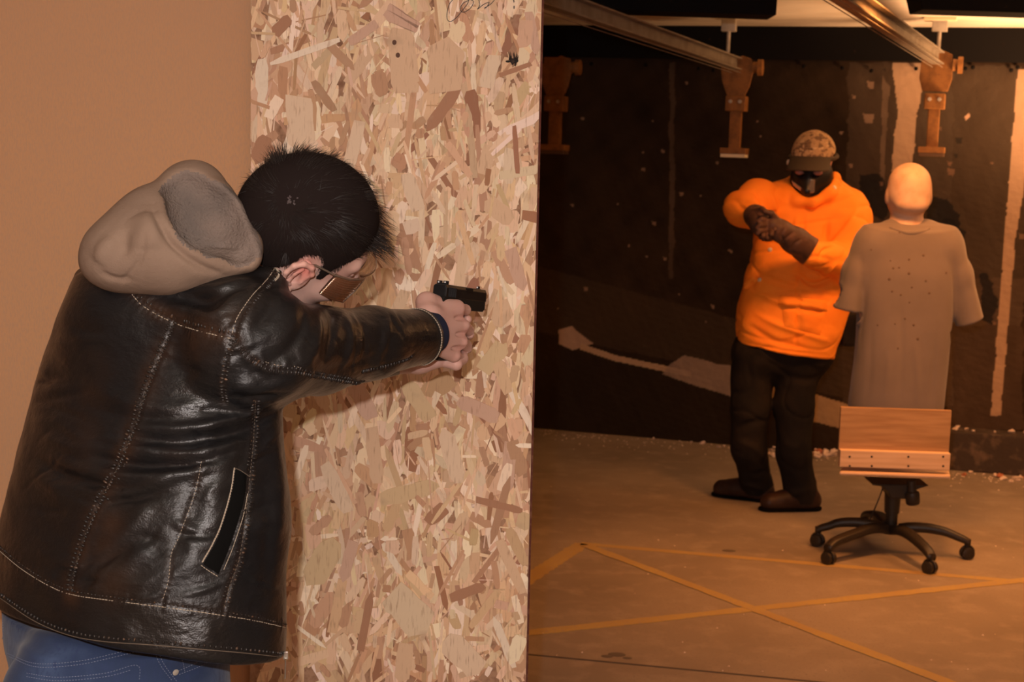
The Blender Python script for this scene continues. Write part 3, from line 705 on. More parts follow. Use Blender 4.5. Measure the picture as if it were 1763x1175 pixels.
sl_ = [(398, 1500, 1632, .10), (425, 1478, 1648, .11), (470, 1477, 1645, .12), (540, 1477, 1640, .12), (620, 1472, 1633, .12), (700, 1462, 1624, .12), (706, 1462, 1623, .12)]
Fs.loft([P(1550, y, DD)[2] for y, a, b, d in sl_], [(P((a+b)/2, y, DD)[0], DD+.01) for y, a, b, d in sl_], [(b-a)/2*pxm(DD) for y, a, b, d in sl_], [d for y, a, b, d in sl_], 0, k=.02, ex=2.8)
Fs.seg(P(1508, 418, DD+.01), P(1626, 420, DD+.01), .072, k=.05).seg(P(1540, 400, DD+.02), P(1592, 402, DD+.02), .055, .055, k=.05)
Fs.chain(px3([(1500, 422, DD), (1473, 470, DD+.0), (1455, 540, DD-.01)]), [.075, .062, .066], k=.03, flat=((1, .1, 0), .85))
Fs.chain(px3([(1625, 424, DD), (1652, 475, DD), (1672, 560, DD-.01)]), [.078, .064, .070], k=.03, flat=((1, .1, 0), .8))
# sleeve ends: cut flat, then hollow
def cutlocal(F, p, n, r):
    p = np.asarray(p, float); n = nrm(n)
    F.op(lambda X, Y, Z: np.maximum(-((X-p[0])*n[0]+(Y-p[1])*n[1]+(Z-p[2])*n[2]), np.sqrt((X-p[0])**2+(Y-p[1])**2+(Z-p[2])**2)-r), p-r, p+r, .004, 'cut')
cutlocal(Fs, P(1450, 533, DD), (-.15, 0, -1), .085); cutlocal(Fs, P(1675, 552, DD), (.45, 0, -1), .13)
Fs.seg(P(1453, 506, DD), P(1449, 560, DD-.01), .044, .050, k=.006, flat=((1, .1, 0), .8), mode='cut')
Fs.seg(P(1658, 510, DD), P(1679, 585, DD-.01), .044, .052, k=.006, flat=((1, .1, 0), .8), mode='cut')
V, Q = Fs.mesh(); V = relax(V, Q, 2); N = vnormals(V, Q)
V += N*((vnoise(V*[1, 1, .25], 30, 21)*.004+vnoise(V, 11, 22)*.004)[:, None])
bv = bvh(V, Q)
for pts, am in (([(1482, 440), (1485, 520), (1480, 600)], -.006), ([(1641, 440), (1643, 520), (1636, 600)], -.006), ([(1530, 600), (1528, 650), (1520, 700)], .004), ([(1575, 590), (1580, 650), (1578, 700)], .005), ([(1550, 520), (1553, 610), (1549, 700)], -.004), ([(1500, 560), (1498, 640), (1490, 700)], -.004), ([(1610, 580), (1606, 650), (1602, 700)], -.004), ([(1462, 440), (1450, 480), (1440, 525)], -.004), ([(1660, 440), (1672, 490), (1684, 545)], .004)):
    c, nn_ = project(bv, pts, 20)
    if len(c) > 3: crease(V, N, c, am, .014)
sh = mesh_obj('tee_shirt', V, Q, M_shirt, dm)
bv = bvh(V, Q); mb = MB()
for x, y in ((1549, 400), (1538, 462), (1565, 447), (1548, 461), (1565, 471), (1531, 481), (1594, 484), (1629, 470), (1570, 495), (1536, 502), (1551, 508), (1566, 521), (1558, 549), (1541, 558), (1573, 560), (1580, 584), (1533, 449), (1511, 560), (1600, 505), (1546, 600), (1500, 430), (1590, 440)):
    a, b = cast(bv, x, y)
    if a is not None: r = rr.uniform(.0035, .0065); z_ = nrm(b); x_ = nrm(np.cross(z_, [0, 0, 1.])); mb.ball(a, (r, r, .0018), np.array([x_, np.cross(z_, x_), z_]), 9, 5)
mb.make('pellet_marks', mat('pellet_mark', (.10, .07, .055), .9), sh, True)['kind'] = 'stuff'
c, nn_ = project(bv, [(1532, 392), (1545, 397), (1566, 402), (1590, 399), (1600, 394)], 30); mb = MB(); mb.tube(c, .006, 8, flat=((0, 1, 0), .7)); mb.make('neck_band', M_shirt, sh, True)
# ============================================================= HEAD BUILDER (local frame: x right, y forward, z up; origin inside the skull)
def head_field(h=.002, neck=None, ears=True):
    F = Field((-.13, -.16, -.24), (.13, .15, .13), h)
    F.ell((0, -.012, .022), (.077, .098, .088), k=.005)
    F.ell((0, .03, -.03), (.066, .066, .075), k=.03)
    F.ell((0, .035, -.07), (.052, .052, .055), k=.03)
    for s in (-1, 1):
        F.chain([(s*.058, -.005, -.06), (s*.050, .02, -.100), (s*.020, .070, -.125), (0, .078, -.128)], [.014, .016, .016, .018], k=.025)
        F.ell((s*.044, .060, -.048), (.022, .022, .018), k=.022)
        F.seg((s*.012, .088, .004), (s*.046, .072, .006), .010, .008, k=.016)
        F.ell((s*.033, .093, -.018), (.019, .015, .013), k=.012, mode='cut')
        F.ell((s*.032, .076, -.019), (.0125, .0125, .0125), k=.002)
        F.seg((s*.020, .085, -.011), (s*.045, .080, -.012), .004, .003, k=.004)
        F.ell((s*.012, .103, -.055), (.007, .009, .007), k=.006)
    F.seg((0, .090, -.008), (0, .112, -.048), .008, .0105, k=.012)
    F.ell((0, .088, -.080), (.026, .014, .014), k=.012)
    F.ell((0, .101, -.079), (.021, .006, .0045), k=.004); F.ell((0, .099, -.088), (.019, .007, .005), k=.004)
    F.seg((-.02, .106, -.0835), (.02, .106, -.0835), .0015, k=.002, mode='cut')
    if ears:
        for s in (-1, 1):
            R = np.array([nrm((1, .25*s*0+.28, 0)) if s > 0 else nrm((1, -.28, 0)), nrm((-.28*s, 1, .12)), nrm((0, -.12, 1))])
            c = np.array([s*.080, -.008, -.030]); out = np.array([s, -.35, 0])/1.06
            e = lambda u, v, w_=0: c+out*(u+.006)+np.array([0, 1, 0])*v+np.array([0, 0, 1])*w_
            F.ell(c+out*.002, (.006, .017, .030), np.array([out, [0.33*s, .94, 0], [0, 0, 1.]]), k=.008)
            hx = [e(.004, .010, .004), e(.007, .014, .018), e(.009, .006, .029), e(.012, -.008, .031), e(.014, -.018, .022), e(.013, -.021, .006), e(.010, -.016, -.010), e(.006, -.008, -.022)]
            F.chain(hx, [.0030, .0036, .004, .0042, .004, .0036, .0034, .004], k=.004)
            F.ell(e(.004, -.001, -.029), (.005, .008, .010), k=.006)
            F.chain([e(.005, -.002, .018), e(.009, -.009, .008), e(.008, -.008, -.006), e(.006, -.002, -.014)], [.003, .0034, .003, .003], k=.003)
            F.ell(e(.003, -.001, -.002), (.012, .0065, .010), k=.003, mode='cut')
            F.ell(e(.006, -.013, .012), (.004, .0035, .012), k=.003, mode='cut')
            F.ell(e(.003, .009, -.003), (.004, .003, .006), k=.003)
    if neck is not None: F.seg((0, -.02, -.06), neck, .056, .058, k=.025)
    return F
M_skin = mat('skin', (.62, .37, .29), .5, .35, attr='Col', sss=.12, bump=[(500, .15, .0003), (60, .1, .0012)])
def skin_cols(n, base=(.60, .36, .28)): return np.tile(np.array(base), (n, 1))
# ============================================================= SHOOTER
SK = (.60, .375, .31)
# head frame
Fh = nrm((.74, .50, -.40)); Rh = np.array([.12, -.84, -.53]); Rh = nrm(Rh-Fh*(Rh@Fh)); Uh = np.cross(Rh, Fh)
HR = np.array([Rh, Fh, Uh]); HS_ = 1.04
HC = P(533, 393, 2.34)
def hw(p): return (np.asarray(p, float)*HS_) @ HR + HC
neck_w = P(425, 500, 2.36); neck_l = (neck_w-HC) @ HR.T/HS_
Fq = Field((-.13, -.17, -.25), (.13, .15, .13), .0016)
hf = head_field(.0016, None)
hf.seg((0, -.025, -.05), tuple(np.array([0, -.025, -.05])+(neck_l-np.array([0, -.025, -.05]))*min(1, .13/np.linalg.norm(neck_l))), .054, .056, k=.025)
V, Q = hf.mesh(); V = relax(V, Q, 1); headV = hw(V); Cc = skin_cols(len(V), SK)
earm = np.exp(-(((np.abs(V[:, 0])-.088)/.014)**2+((V[:, 1]+.012)/.024)**2+((V[:, 2]+.012)/.022)**2))
Cc = Cc*(1-earm[:, None]*.9)+np.array([.62, .19, .15])*earm[:, None]*.9
stub = np.clip((-.055-V[:, 2])/.04, 0, 1)*np.clip((V[:, 1]+.01)/.02, 0, 1)*(.5+.5*vnoise(V, 900, 3)); Cc = Cc*(1-.35*stub[:, None])+np.array([.2, .16, .15])*.35*stub[:, None]
brow = (np.abs(V[:, 2]-.006-.002*0) < .006) & (V[:, 1] > .07) & (np.abs(V[:, 0]) > .012) & (np.abs(V[:, 0]) < .05); Cc[brow] = (.05, .035, .03)
eye = (np.linalg.norm(np.abs(V)-np.array([.032, .0885, .019]), axis=1) < .008) & (V[:, 2] < 0); Cc[eye] = (.7, .66, .62)
BV, BQ, BC, bn = [headV], [Q], [Cc], len(V)
def badd(V, Q, C=None, base=SK):
    global bn
    BV.append(V); BQ.append(Q+bn); BC.append(C if C is not None else skin_cols(len(V), base)); bn += len(V)
# ---- right hand round the grip
wr = P(733, 572, 2.600)
Fr = Field(P(690, 500, 2.72)+np.array([-.02, -.2, -.13]), P(830, 500, 2.72)+np.array([.02, .07, .04]), .0013)
mc = {'i': (786, 531, 2.672), 'm': (796, 561, 2.668), 'r': (793, 589, 2.664), 'p': (781, 613, 2.656)}
fan = {'i': (742, 548, 2.608), 'm': (742, 563, 2.602), 'r': (741, 578, 2.600), 'p': (739, 590, 2.603)}
Fr.seg(P(700, 577, 2.57), wr, .029, .026, k=.02)
for q_, ra, rb in (('i', .018, .0125), ('m', .019, .0125), ('r', .019, .012), ('p', .018, .0115)):
    Fr.seg(P(*fan[q_]), P(*mc[q_]), ra, rb, k=.016)
Fr.seg(P(735, 540, 2.61), P(733, 521, 2.63), .020, .0145, k=.018).seg(P(733, 521, 2.63), P(752, 524, 2.668), .0145, .012, k=.012).seg(P(752, 524, 2.668), P(775, 528, 2.71), .0115, .010, k=.006)
Fr.seg(P(738, 520, 2.635), P(785, 531, 2.67), .012, .011, k=.016)
fing = {'i': [(801, 534, 2.706), (800, 537, 2.728), (790, 538, 2.738)], 'm': [(806, 569, 2.702), (801, 573, 2.724), (780, 573, 2.726)], 'r': [(803, 596, 2.696), (798, 599, 2.718), (776, 599, 2.718)], 'p': [(792, 617, 2.684), (788, 620, 2.704), (770, 619, 2.706)]}
for q_, rs in (('i', [.0118, .0098, .0092, .008]), ('m', [.0122, .0102, .0094, .0082]), ('r', [.0118, .0098, .009, .008]), ('p', [.0108, .009, .0082, .0072])):
    Fr.chain([P(*mc[q_])]+[P(*z) for z in fing[q_]], rs, k=.003)
    Fr.ell(P(*mc[q_])+np.array([.001, -.0045, .001]), (.0105, .009, .009), k=.006)
for q_, q2 in (('i', 'm'), ('m', 'r'), ('r', 'p')):       # valleys between the knuckles
    a = (P(*mc[q_])+P(*mc[q2]))/2; Fr.seg(a+np.array([.012, -.006, 0]), a*.75+(P(*fan[q_])+P(*fan[q2]))/2*.25+np.array([0, -.016, 0]), .0045, .002, k=.006, mode='cut')
V, Q = Fr.mesh(); V = relax(V, Q, 2); C_ = skin_cols(len(V), (.60, .36, .30))
for q_ in mc:
    g = np.exp(-(np.linalg.norm(V-P(*mc[q_]), axis=1)/.016)**2)*.45; C_ = C_*(1-g[:, None])+np.array([.60, .27, .22])*g[:, None]
badd(V, Q, C_)
# ---- left hand, under and in front of the right
Fl = Field(P(680, 560, 2.8)+np.array([-.03, -.2, -.12]), P(830, 500, 2.8)+np.array([.03, .06, .04]), .0014)
Fl.seg(P(700, 618, 2.69), P(722, 617, 2.675), .027, .025, k=.02)
Fl.seg(P(722, 619, 2.675), P(752, 617, 2.67), .020, .016, k=.016).seg(P(722, 612, 2.68), P(745, 590, 2.735), .022, .020, k=.02).seg(P(722, 606, 2.69), P(745, 560, 2.73), .020, .018, k=.02)
Fl.seg(P(720, 620, 2.668), P(750, 620, 2.662), .0135, .012, k=.012)
lf = [[(752, 618, 2.675), (785, 627, 2.665), (796, 618, 2.69), (797, 612, 2.70)], [(752, 600, 2.735), (785, 603, 2.745), (804, 600, 2.722), (806, 600, 2.705)], [(752, 580, 2.74), (786, 580, 2.75), (806, 577, 2.728), (809, 576, 2.71)], [(752, 560, 2.74), (784, 556, 2.75), (802, 551, 2.73), (805, 550, 2.715)]]
for l, r_ in zip(lf, (.0105, .0092, .0095, .0092)): Fl.chain(px3(l), [r_*1.15, r_*1.05, r_*.95, r_*.85], k=.004)
Fl.chain(px3([(728, 585, 2.72), (748, 545, 2.715), (775, 530, 2.725)]), [.014, .0115, .009], k=.01)
V, Q = Fl.mesh(); V = relax(V, Q, 2); badd(V, Q, skin_cols(len(V), (.60, .36, .30)))
# ---- coarse rest of the body: trunk, arms, legs, feet (under the clothes)
Fb = Field((-1.1, 1.85, -.01), (.1, 2.95, 1.62), .010)
pel = P(215, 1085, 2.30); pel[2] = .92; chst = P(280, 640, 2.33)
Fb.seg(pel, P(255, 800, 2.30), .11, .11, k=.05, flat=((.64, .77, 0), .75)).seg(P(255, 800, 2.30), chst, .11, .13, k=.05, flat=((.64, .77, 0), .75))
Fb.seg(P(190, 540, 2.45), P(430, 560, 2.22), .055, k=.05).seg(P(330, 560, 2.34), hw((0, -.025, -.08)), .06, .052, k=.03)
Fb.chain(px3([(440, 570, 2.2), (550, 605, 2.38), (705, 578, 2.57)]), [.05, .042, .03], k=.02)
Fb.chain(px3([(190, 545, 2.45), (400, 640, 2.72), (700, 618, 2.69)]), [.05, .042, .027], k=.02)
fT = np.array([math.sin(.7), math.cos(.7), 0]); rT = np.array([fT[1], -fT[0], 0])
hipR = pel+rT*.09; hipL = pel-rT*.09
anR = np.array([pel[0], pel[1], 0])+rT*.13-fT*.12+np.array([0, 0, .09]); anL = np.array([pel[0], pel[1], 0])-rT*.12+fT*.22+np.array([0, 0, .09])
knR = (hipR+anR)/2+fT*.06; knL = (hipL+anL)/2+fT*.07
for a_, b_, c_ in ((hipR, knR, anR), (hipL, knL, anL)):
    Fb.chain([a_, b_, c_], [.075, .05, .035], k=.02); Fb.seg(c_-np.array([0, 0, .05])-fT*.03, c_-np.array([0, 0, .055])+fT*.15, .035, .03, k=.02)
V, Q = Fb.mesh(); badd(V, Q)
base_o = np.array([pel[0], pel[1], 0.])
shooter = tag(mesh_obj('person', np.concatenate(BV), np.concatenate(BQ), M_skin, origin=base_o, colors=np.concatenate(BC)), 'person in a black leather jacket leaning forward and aiming a pistol with both hands', 'person')
# ---- shoes and jeans
M_shoe = mat('black_shoe', (.02, .02, .02), .5)
for a_ in (anR, anL):
    Fz = Field((a_[0]-.3, a_[1]-.3, 0), (a_[0]+.3, a_[1]+.3, .2), .007)
    g = np.array([a_[0], a_[1], 0.]); Fz.seg(g-fT*.04+up*.045, g+fT*.17+up*.04, .048, .042, k=.03).seg(g-fT*.02+up*.05, g-fT*.02+up*.12, .05, .048, k=.03)
    Fz.plane(g+up*.005, (0, 0, -1)); V, Q = Fz.mesh(); mesh_obj('shoe', V, Q, M_shoe, shooter)
M_jean = mat('blue_denim', (.026, .044, .100), .8, .2, noise=[(7, (.07, .11, .21), .48, .72), (180, (.028, .045, .11), .5, .7, (1, 1, .3))], bump=[(500, .3, .0006), (26, .25, .004)], sheen=.15)
Fj = Field((-1.15, 1.9, .0), (.0, 2.85, 1.15), .006)
js = [(1075, -40, 398), (1130, -34, 394), (1175, -18, 397), (1260, 0, 400)]
Fj.loft([P(190, y, 2.25)[2] for y, a, b in js]+[.62], [(P((a+b)/2, y, 2.25)[0], 2.27) for y, a, b in js]+[(pel[0], 2.27)], [(b-a)/2*pxm(2.25)*1.12 for y, a, b in js]+[.14], [.115, .12, .122, .122, .09], .7, k=.03)
Fj.chain([hipR-up*.06, knR, anR+up*.03], [.10, .082, .066], k=.04).chain([hipL-up*.06, knL, anL+up*.03], [.10, .082, .066], k=.04)
Fj.ell(P(130, 1205, 2.16), (.11, .08, .10), k=.05)
V, Q = Fj.mesh(); V = relax(V, Q, 2); N = vnormals(V, Q); V += N*(vnoise(V, 24, 31)*.003+vnoise(V*[1, 1, 2], 55, 32)*.0012)[:, None]
bv = bvh(V, Q)
for pts, am in (([(20, 1100), (60, 1130), (120, 1140)], .004), ([(255, 1110), (300, 1135), (350, 1128)], .004), ([(300, 1165), (345, 1150), (395, 1158)], -.004), ([(150, 1120), (200, 1128), (250, 1118)], -.003)):
    c, _n = project(bv, pts, 16)
    if len(c) > 3: crease(V, N, c, am, .008)
jeans = mesh_obj('jeans', V, Q, M_jean, shooter); bvj = bvh(V, Q)
M_thread = mat('denim_thread', (.16, .19, .28), .8); M_thread2 = mat('cream_thread', (.40, .33, .25), .8)
def stitch_line(bv, px, name, mt, parent, off=0., r=.0007, step=.0042, dash=.6, n=80, lift=.0006):
    p, q = project(bv, px, n)
    if len(p) < 3: print('NO', name, px[0]); return None
    p, q = resample(p, q, step); T = np.gradient(p, axis=0); T /= np.linalg.norm(T, axis=1)[:, None]+1e-9
    S = np.cross(T, q); S /= np.linalg.norm(S, axis=1)[:, None]+1e-9; mb = MB()
    for o_ in (off if isinstance(off, (list, tuple)) else [off]):
        c = p+S*o_+q*lift
        if dash >= 1: mb.tube(c, r, 6)
        else:
            for i in range(len(c)-1): mb.tube([c[i], c[i]+(c[i+1]-c[i])*dash*.5+q[i]*r*.5, c[i]+(c[i+1]-c[i])*dash], [r*.6, r, r*.6], 5)
    return mb.make(name, mt, parent, True)
for px_ in ([(12, 1125), (60, 1143), (130, 1140), (190, 1128), (250, 1112)], [(16, 1131), (62, 1149), (130, 1146), (190, 1134), (250, 1120)], [(46, 1160), (100, 1167), (180, 1160), (236, 1146), (240, 1175)], [(46, 1166), (100, 1173), (180, 1166), (230, 1153)], [(262, 1112), (276, 1145), (298, 1175)], [(268, 1112), (283, 1145), (305, 1175)], [(290, 1112), (312, 1135), (318, 1158)], [(306, 1156), (340, 1140), (366, 1124)], [(308, 1162), (345, 1147), (372, 1130)], [(4, 1052), (6, 1090), (2, 1115)]):
    stitch_line(bvj, px_, 'stitching', M_thread, jeans, r=.0006)
a, b = cast(bvj, 302, 1158); mb = MB()
if a is not None: mb.lathe(a, b, [(0, .0045), (.0012, .0048), (.002, .003), (.0021, .0001)], 14); mb.make('rivet', M_steel, jeans, True)
# ---- JACKET
M_leather = mat('black_leather', (.0085, .0085, .0095), .40, .5, noise=[(7, (.013, .011, .010), .45, .7)], bump=[(420, .5, .0008), (75, .5, .0020, (1, 1, 1.8)), (20, .45, .007, (1, 1, 2))])
def add_wear(m, strength=.5):
    nt = m.node_tree; N = nt.nodes; L = nt.links; b = N['Principled BSDF']; a = N.new('ShaderNodeVertexColor'); a.layer_name = 'Col'
    src = b.inputs['Base Color'].links[0].from_socket; mx = N.new('ShaderNodeMix'); mx.data_type = 'RGBA'; sp = N.new('ShaderNodeSeparateColor'); L.new(a.outputs[0], sp.inputs[0])
    L.new(sp.outputs[0], mx.inputs[0]); L.new(src, mx.inputs[6]); mx.inputs[7].default_value = (.055, .026, .014, 1); L.new(mx.outputs[2], b.inputs['Base Color'])
    t = N.new('ShaderNodeTexNoise'); t.inputs['Scale'].default_value = 11; t.inputs['Detail'].default_value = 5
    L.new(N['Texture Coordinate'].outputs['Object'], t.inputs['Vector'])
    r = N.new('ShaderNodeMapRange'); r.inputs[1].default_value = .35; r.inputs[2].default_value = .7; r.inputs[3].default_value = .27; r.inputs[4].default_value = .44
    L.new(t.outputs[0], r.inputs[0]); L.new(r.outputs[0], b.inputs['Roughness'])
add_wear(M_leather); M_leather.node_tree.nodes['Principled BSDF'].inputs['Specular IOR Level'].default_value = .42
Fk = Field((-1.18, 1.88, .66), (.02, 2.86, 1.56), .0032)
ks = [(490, 128, 470, 2.34), (560, 88, 474, 2.34), (620, 66, 482, 2.33), (700, 41, 490, 2.32), (790, 14, 500, 2.30), (870, -4, 510, 2.29), (950, -26, 502, 2.27), (1040, -42, 502, 2.26), (1140, -48, 503, 2.25), (1230, -48, 503, 2.25)]
rat = .64; kk = math.sqrt(math.cos(.7)**2+(rat*math.sin(.7))**2)
Fk.loft([P((a+b)/2, y, D)[2] for y, a, b, D in ks], [(P((a+b)/2, y, D)[0], D) for y, a, b, D in ks], [(b-a)/2*pxm(D)*1.01/kk for y, a, b, D in ks], [(b-a)/2*pxm(D)*1.01/kk*rat for y, a, b, D in ks], .7, k=.02, ex=2.25)
Fk.seg(P(208, 515, 2.44), P(330, 525, 2.34), .072, .095, k=.04).seg(P(330, 525, 2.34), P(430, 575, 2.20), .10, .076, k=.04)
Fk.ell(P(268, 560, 2.33), (.135, .14, .12), k=.04)
Fk.ell(P(380, 520, 2.36), (.11, .10, .075), k=.05)
Fk.seg(P(415, 505, 2.27), P(458, 492, 2.25), .044, .028, k=.02)          # collar roll
Fk.chain(px3([(420, 600, 2.19), (455, 597, 2.20), (548, 604, 2.35), (640, 590, 2.46), (716, 583, 2.575)]), [.080, .076, .0660, .0565, .0475], k=.02)
Fk.seg(P(400, 640, 2.20), P(470, 640, 2.24), .052, .042, k=.03)
Fk.chain(px3([(215, 560, 2.46), (395, 655, 2.72), (690, 606, 2.685)]), [.07, .062, .040], k=.03)
# gap under the arm: keep chest behind sleeve
cA = P(712, 583, 2.57); axA = nrm(P(716, 583, 2.575)-P(640, 590, 2.46)); cutlocal(Fk, P(722, 581, 2.588), axA+np.array([0, 0, .12]), .09)
cutlocal(Fk, P(692, 606, 2.685), (1, 0, 0), .06)
h1, h2, h3 = P(0, 1036, 2.30), P(215, 1110, 2.10), P(490, 1137, 2.17)
hn = nrm(np.cross(h2-h1, h3-h1)); hn = hn if hn[2] < 0 else -hn
Fk.plane(h2, hn, .012)
V, Q = Fk.mesh(); V = relax(V, Q, 3); N = vnormals(V, Q)
bv = bvh(V, Q)
cz = [  # folds: (pixel path, height m, width m)
 ([(230, 735), (320, 738), (400, 722), (470, 690)], 0.0091, .009), ([(215, 752), (320, 762), (420, 742), (480, 705)], -0.0078, .008), ([(240, 775), (330, 782), (410, 760)], 0.0091, .010), ([(150, 780), (220, 800), (330, 800), (420, 770)], -0.0078, .009),
 ([(90, 790), (150, 812), (230, 822), (330, 812), (400, 780)], 0.0091, .011), ([(45, 780), (110, 815), (200, 838), (290, 832)], -0.0065, .010), ([(130, 845), (200, 850), (260, 838), (300, 822)], 0.0078, .009), ([(170, 862), (230, 858), (280, 848)], -0.0078, .008),
 ([(150, 660), (210, 690), (280, 705), (360, 700)], .005, .012), ([(140, 700), (220, 718), (300, 722)], -.004, .009), ([(60, 745), (120, 770), (200, 780), (280, 770)], .005, .010), ([(65, 820), (120, 860), (170, 880)], .005, .012),
 ([(170, 945), (210, 925), (240, 890), (255, 870)], .006, .014), ([(150, 1000), (200, 985), (240, 955), (262, 935)], .006, .012), ([(140, 985), (190, 960), (230, 930)], -.005, .010), ([(165, 1020), (240, 1005), (300, 985), (330, 960)], .005, .013),
 ([(300, 880), (330, 940), (340, 1010)], .005, .018), ([(345, 800), (330, 880), (300, 960)], -.005, .015), ([(370, 720), (350, 790), (335, 850)], .005, .014), ([(410, 750), (385, 800), (360, 880)], .006, .018), ([(425, 840), (400, 900), (375, 970)], -.004, .012), ([(470, 720), (480, 820), (478, 950)], .004, .02), ([(455, 820), (462, 920), (455, 1040)], -.003, .015),
 ([(320, 560), (345, 620), (335, 680)], .004, .03), ([(305, 500), (350, 520), (385, 555)], -0.0075, .012), ([(330, 505), (380, 500), (430, 480)], 0.0090, .012), ([(320, 535), (370, 545), (395, 560)], 0.0090, .012), ([(260, 500), (330, 520), (400, 500), (450, 478)], -0.0060, .010), ([(345, 555), (385, 535), (420, 500)], 0.0075, .010), ([(290, 520), (310, 530), (330, 528)], 0.0060, .010),
 ([(500, 490), (490, 540), (455, 590), (420, 600)], .007, .012), ([(525, 520), (520, 570), (490, 610), (450, 625)], -.006, .011), ([(545, 525), (548, 575), (530, 620), (490, 645)], .006, .011), ([(570, 530), (572, 580), (555, 625)], -.005, .009), ([(440, 500), (430, 540), (415, 570)], .005, .010), ([(590, 535), (605, 585), (590, 640)], .005, .010), ([(470, 480), (465, 530), (440, 570)], -.005, .009), ([(620, 550), (632, 590), (622, 635)], -.0035, .009), ([(655, 545), (662, 590), (650, 630)], .003, .009), ([(540, 640), (590, 632), (650, 615), (700, 606)], -.003, .008),
 ([(400, 600), (430, 640), (480, 655)], -.005, .010), ([(400, 660), (440, 668), (490, 660)], .006, .012), ([(395, 680), (440, 684), (480, 678)], -.006, .008), ([(600, 560), (660, 570), (700, 590)], .002, .012),
 ([(440, 500), (470, 490), (490, 470)], -.004, .007),
 ([(100, 1060), (140, 1078), (190, 1085)], .003, .012), ([(200, 1068), (215, 1090), (230, 1108)], .003, .014), ([(350, 1068), (360, 1095), (365, 1120)], .002, .014),
]
for pts, am, wd2 in cz:
    c, _n = project(bv, pts, 24)
    if len(c) > 3: crease(V, N, c, am*1.0, wd2)
low = np.clip((1.35-V[:, 2])/.3, 0, 1)
V += N*(vnoise(V*[1, 1, 2.2], 22, 41)*.0030+vnoise(V*[1, 1, 1.6], 60, 42)*.0012)[:, None]
rng2 = np.random.default_rng(12)
for i in range(110):      # fine random crinkles
    x, y = rng2.uniform(60, 480), rng2.uniform(560, 1030); an = rng2.normal(-.15, .35); l = rng2.uniform(18, 50)
    c, _n = project(bv, [(x-l*math.cos(an), y-l*math.sin(an)), (x, y+rng2.uniform(-5, 5)), (x+l*math.cos(an), y+l*math.sin(an))], 8)
    if len(c) > 3: crease(V, N, c, rng2.choice([-1, 1])*rng2.uniform(.0012, .003), rng2.uniform(.004, .009))
for i in range(26):
    x, y = rng2.uniform(420, 700), rng2.uniform(540, 650); an = rng2.uniform(1.0, 1.9); l = rng2.uniform(12, 30)
    c, _n = project(bv, [(x-l*math.cos(an), y-l*math.sin(an)), (x, y+rng2.uniform(-3, 3)), (x+l*math.cos(an), y+l*math.sin(an))], 8)
    if len(c) > 3: crease(V, N, c, rng2.choice([-1, 1])*rng2.uniform(.001, .0025), rng2.uniform(.004, .007))
seams = {
 'yoke': [(224, 497), (250, 525), (300, 552), (350, 568), (402, 580)],
 'armhole_up': [(478, 462), (462, 485), (435, 515), (412, 550), (403, 578)],
 'armhole_dn': [(403, 580), (390, 620), (384, 660), (386, 692)],
 'sleeve': [(405, 588), (430, 615), (465, 634), (520, 640), (600, 655), (625, 658)],
 'sleeve2': [(625, 640), (660, 632), (700, 620), (712, 612)],
 'back': [(300, 556), (280, 605), (255, 665), (232, 735), (205, 800), (175, 860), (148, 920), (128, 985), (122, 1022)],
 'side': [(347, 795), (335, 850), (308, 925), (295, 955), (290, 1000), (278, 1040)],
 'front': [(440, 690), (436, 760), (432, 800), (424, 880), (412, 960), (395, 1010), (385, 1050)],
 'hem': [(0, 945), (40, 978), (90, 1008), (130, 1022), (200, 1032), (280, 1042), (380, 1056), (440, 1066), (492, 1078)],
 'left': [(165, 640), (155, 690), (150, 740), (146, 790)],
}
bv = bvh(V, Q); N = vnormals(V, Q)
for k_, hwid in (('back', .018), ('yoke', .012), ('front', .012), ('armhole_up', .011), ('sleeve', .009), ('hem', .008), ('armhole_dn', .009), ('side', .006)):
    c, _n = project(bv, seams[k_], 60)
    if len(c) < 4: continue
    c, _n = resample(c, _n, .0085); T = np.gradient(c, axis=0); T /= np.linalg.norm(T, axis=1)[:, None]+1e-9; S = np.cross(T, _n)
    for i in range(1, len(c)-1): l_ = hwid*rng2.uniform(.6, 1.4); crease(V, N, np.array([c[i]-S[i]*l_, c[i]+T[i]*.001, c[i]+S[i]*l_]), rng2.uniform(.0012, .0022), .0032)
bv = bvh(V, Q); wear = np.zeros(len(V)); N = vnormals(V, Q)
for k_, px_ in seams.items():
    c, _n = project(bv, px_, 40)
    if len(c) < 4: continue
    if k_ != 'left': crease(V, N, c, -.0022, .0035, False); 
    wd_w, wa = {'back': (.018, .8), 'yoke': (.014, .8), 'armhole_up': (.008, .5), 'left': (.03, .25)}.get(k_, (.006, .3))
    lo = c.min(0)-.06; hi = c.max(0)+.06; ids = np.where(((V > lo) & (V < hi)).all(1))[0]; d_, t_ = seg_dist(V[ids], c)
    wear[ids] = np.maximum(wear[ids], np.exp(-(d_/wd_w)**2)*wa*(.45+.55*vnoise(V[ids], 70, 9)))
for (x, y, r_, a_) in ((400, 545, .02, .5), (350, 560, .04, .5), (330, 585, .03, .5), (190, 905, .025, .9), (175, 940, .03, .8), (195, 1000, .03, .5), (610, 545, .05, .35), (300, 780, .02, .3)):
    a, b = cast(bv, x, y)
    if a is not None: d_ = np.linalg.norm(V-a, axis=1); wear = np.maximum(wear, np.exp(-(d_/r_)**2)*a_*(.55+.45*vnoise(V, 50, 8)))
V2, N2 = V, N
jacket = mesh_obj('jacket', V, Q, M_leather, shooter, colors=np.stack([np.clip(wear, 0, 1)]*3, 1)); bvk = bvh(V, Q)
M_rung = mat('puckered_leather', (.016, .012, .010), .42, .5, noise=(90, (.16, .085, .045), .56, .75)); M_seamd = mat('seam_thread', (.12, .09, .065), .7)
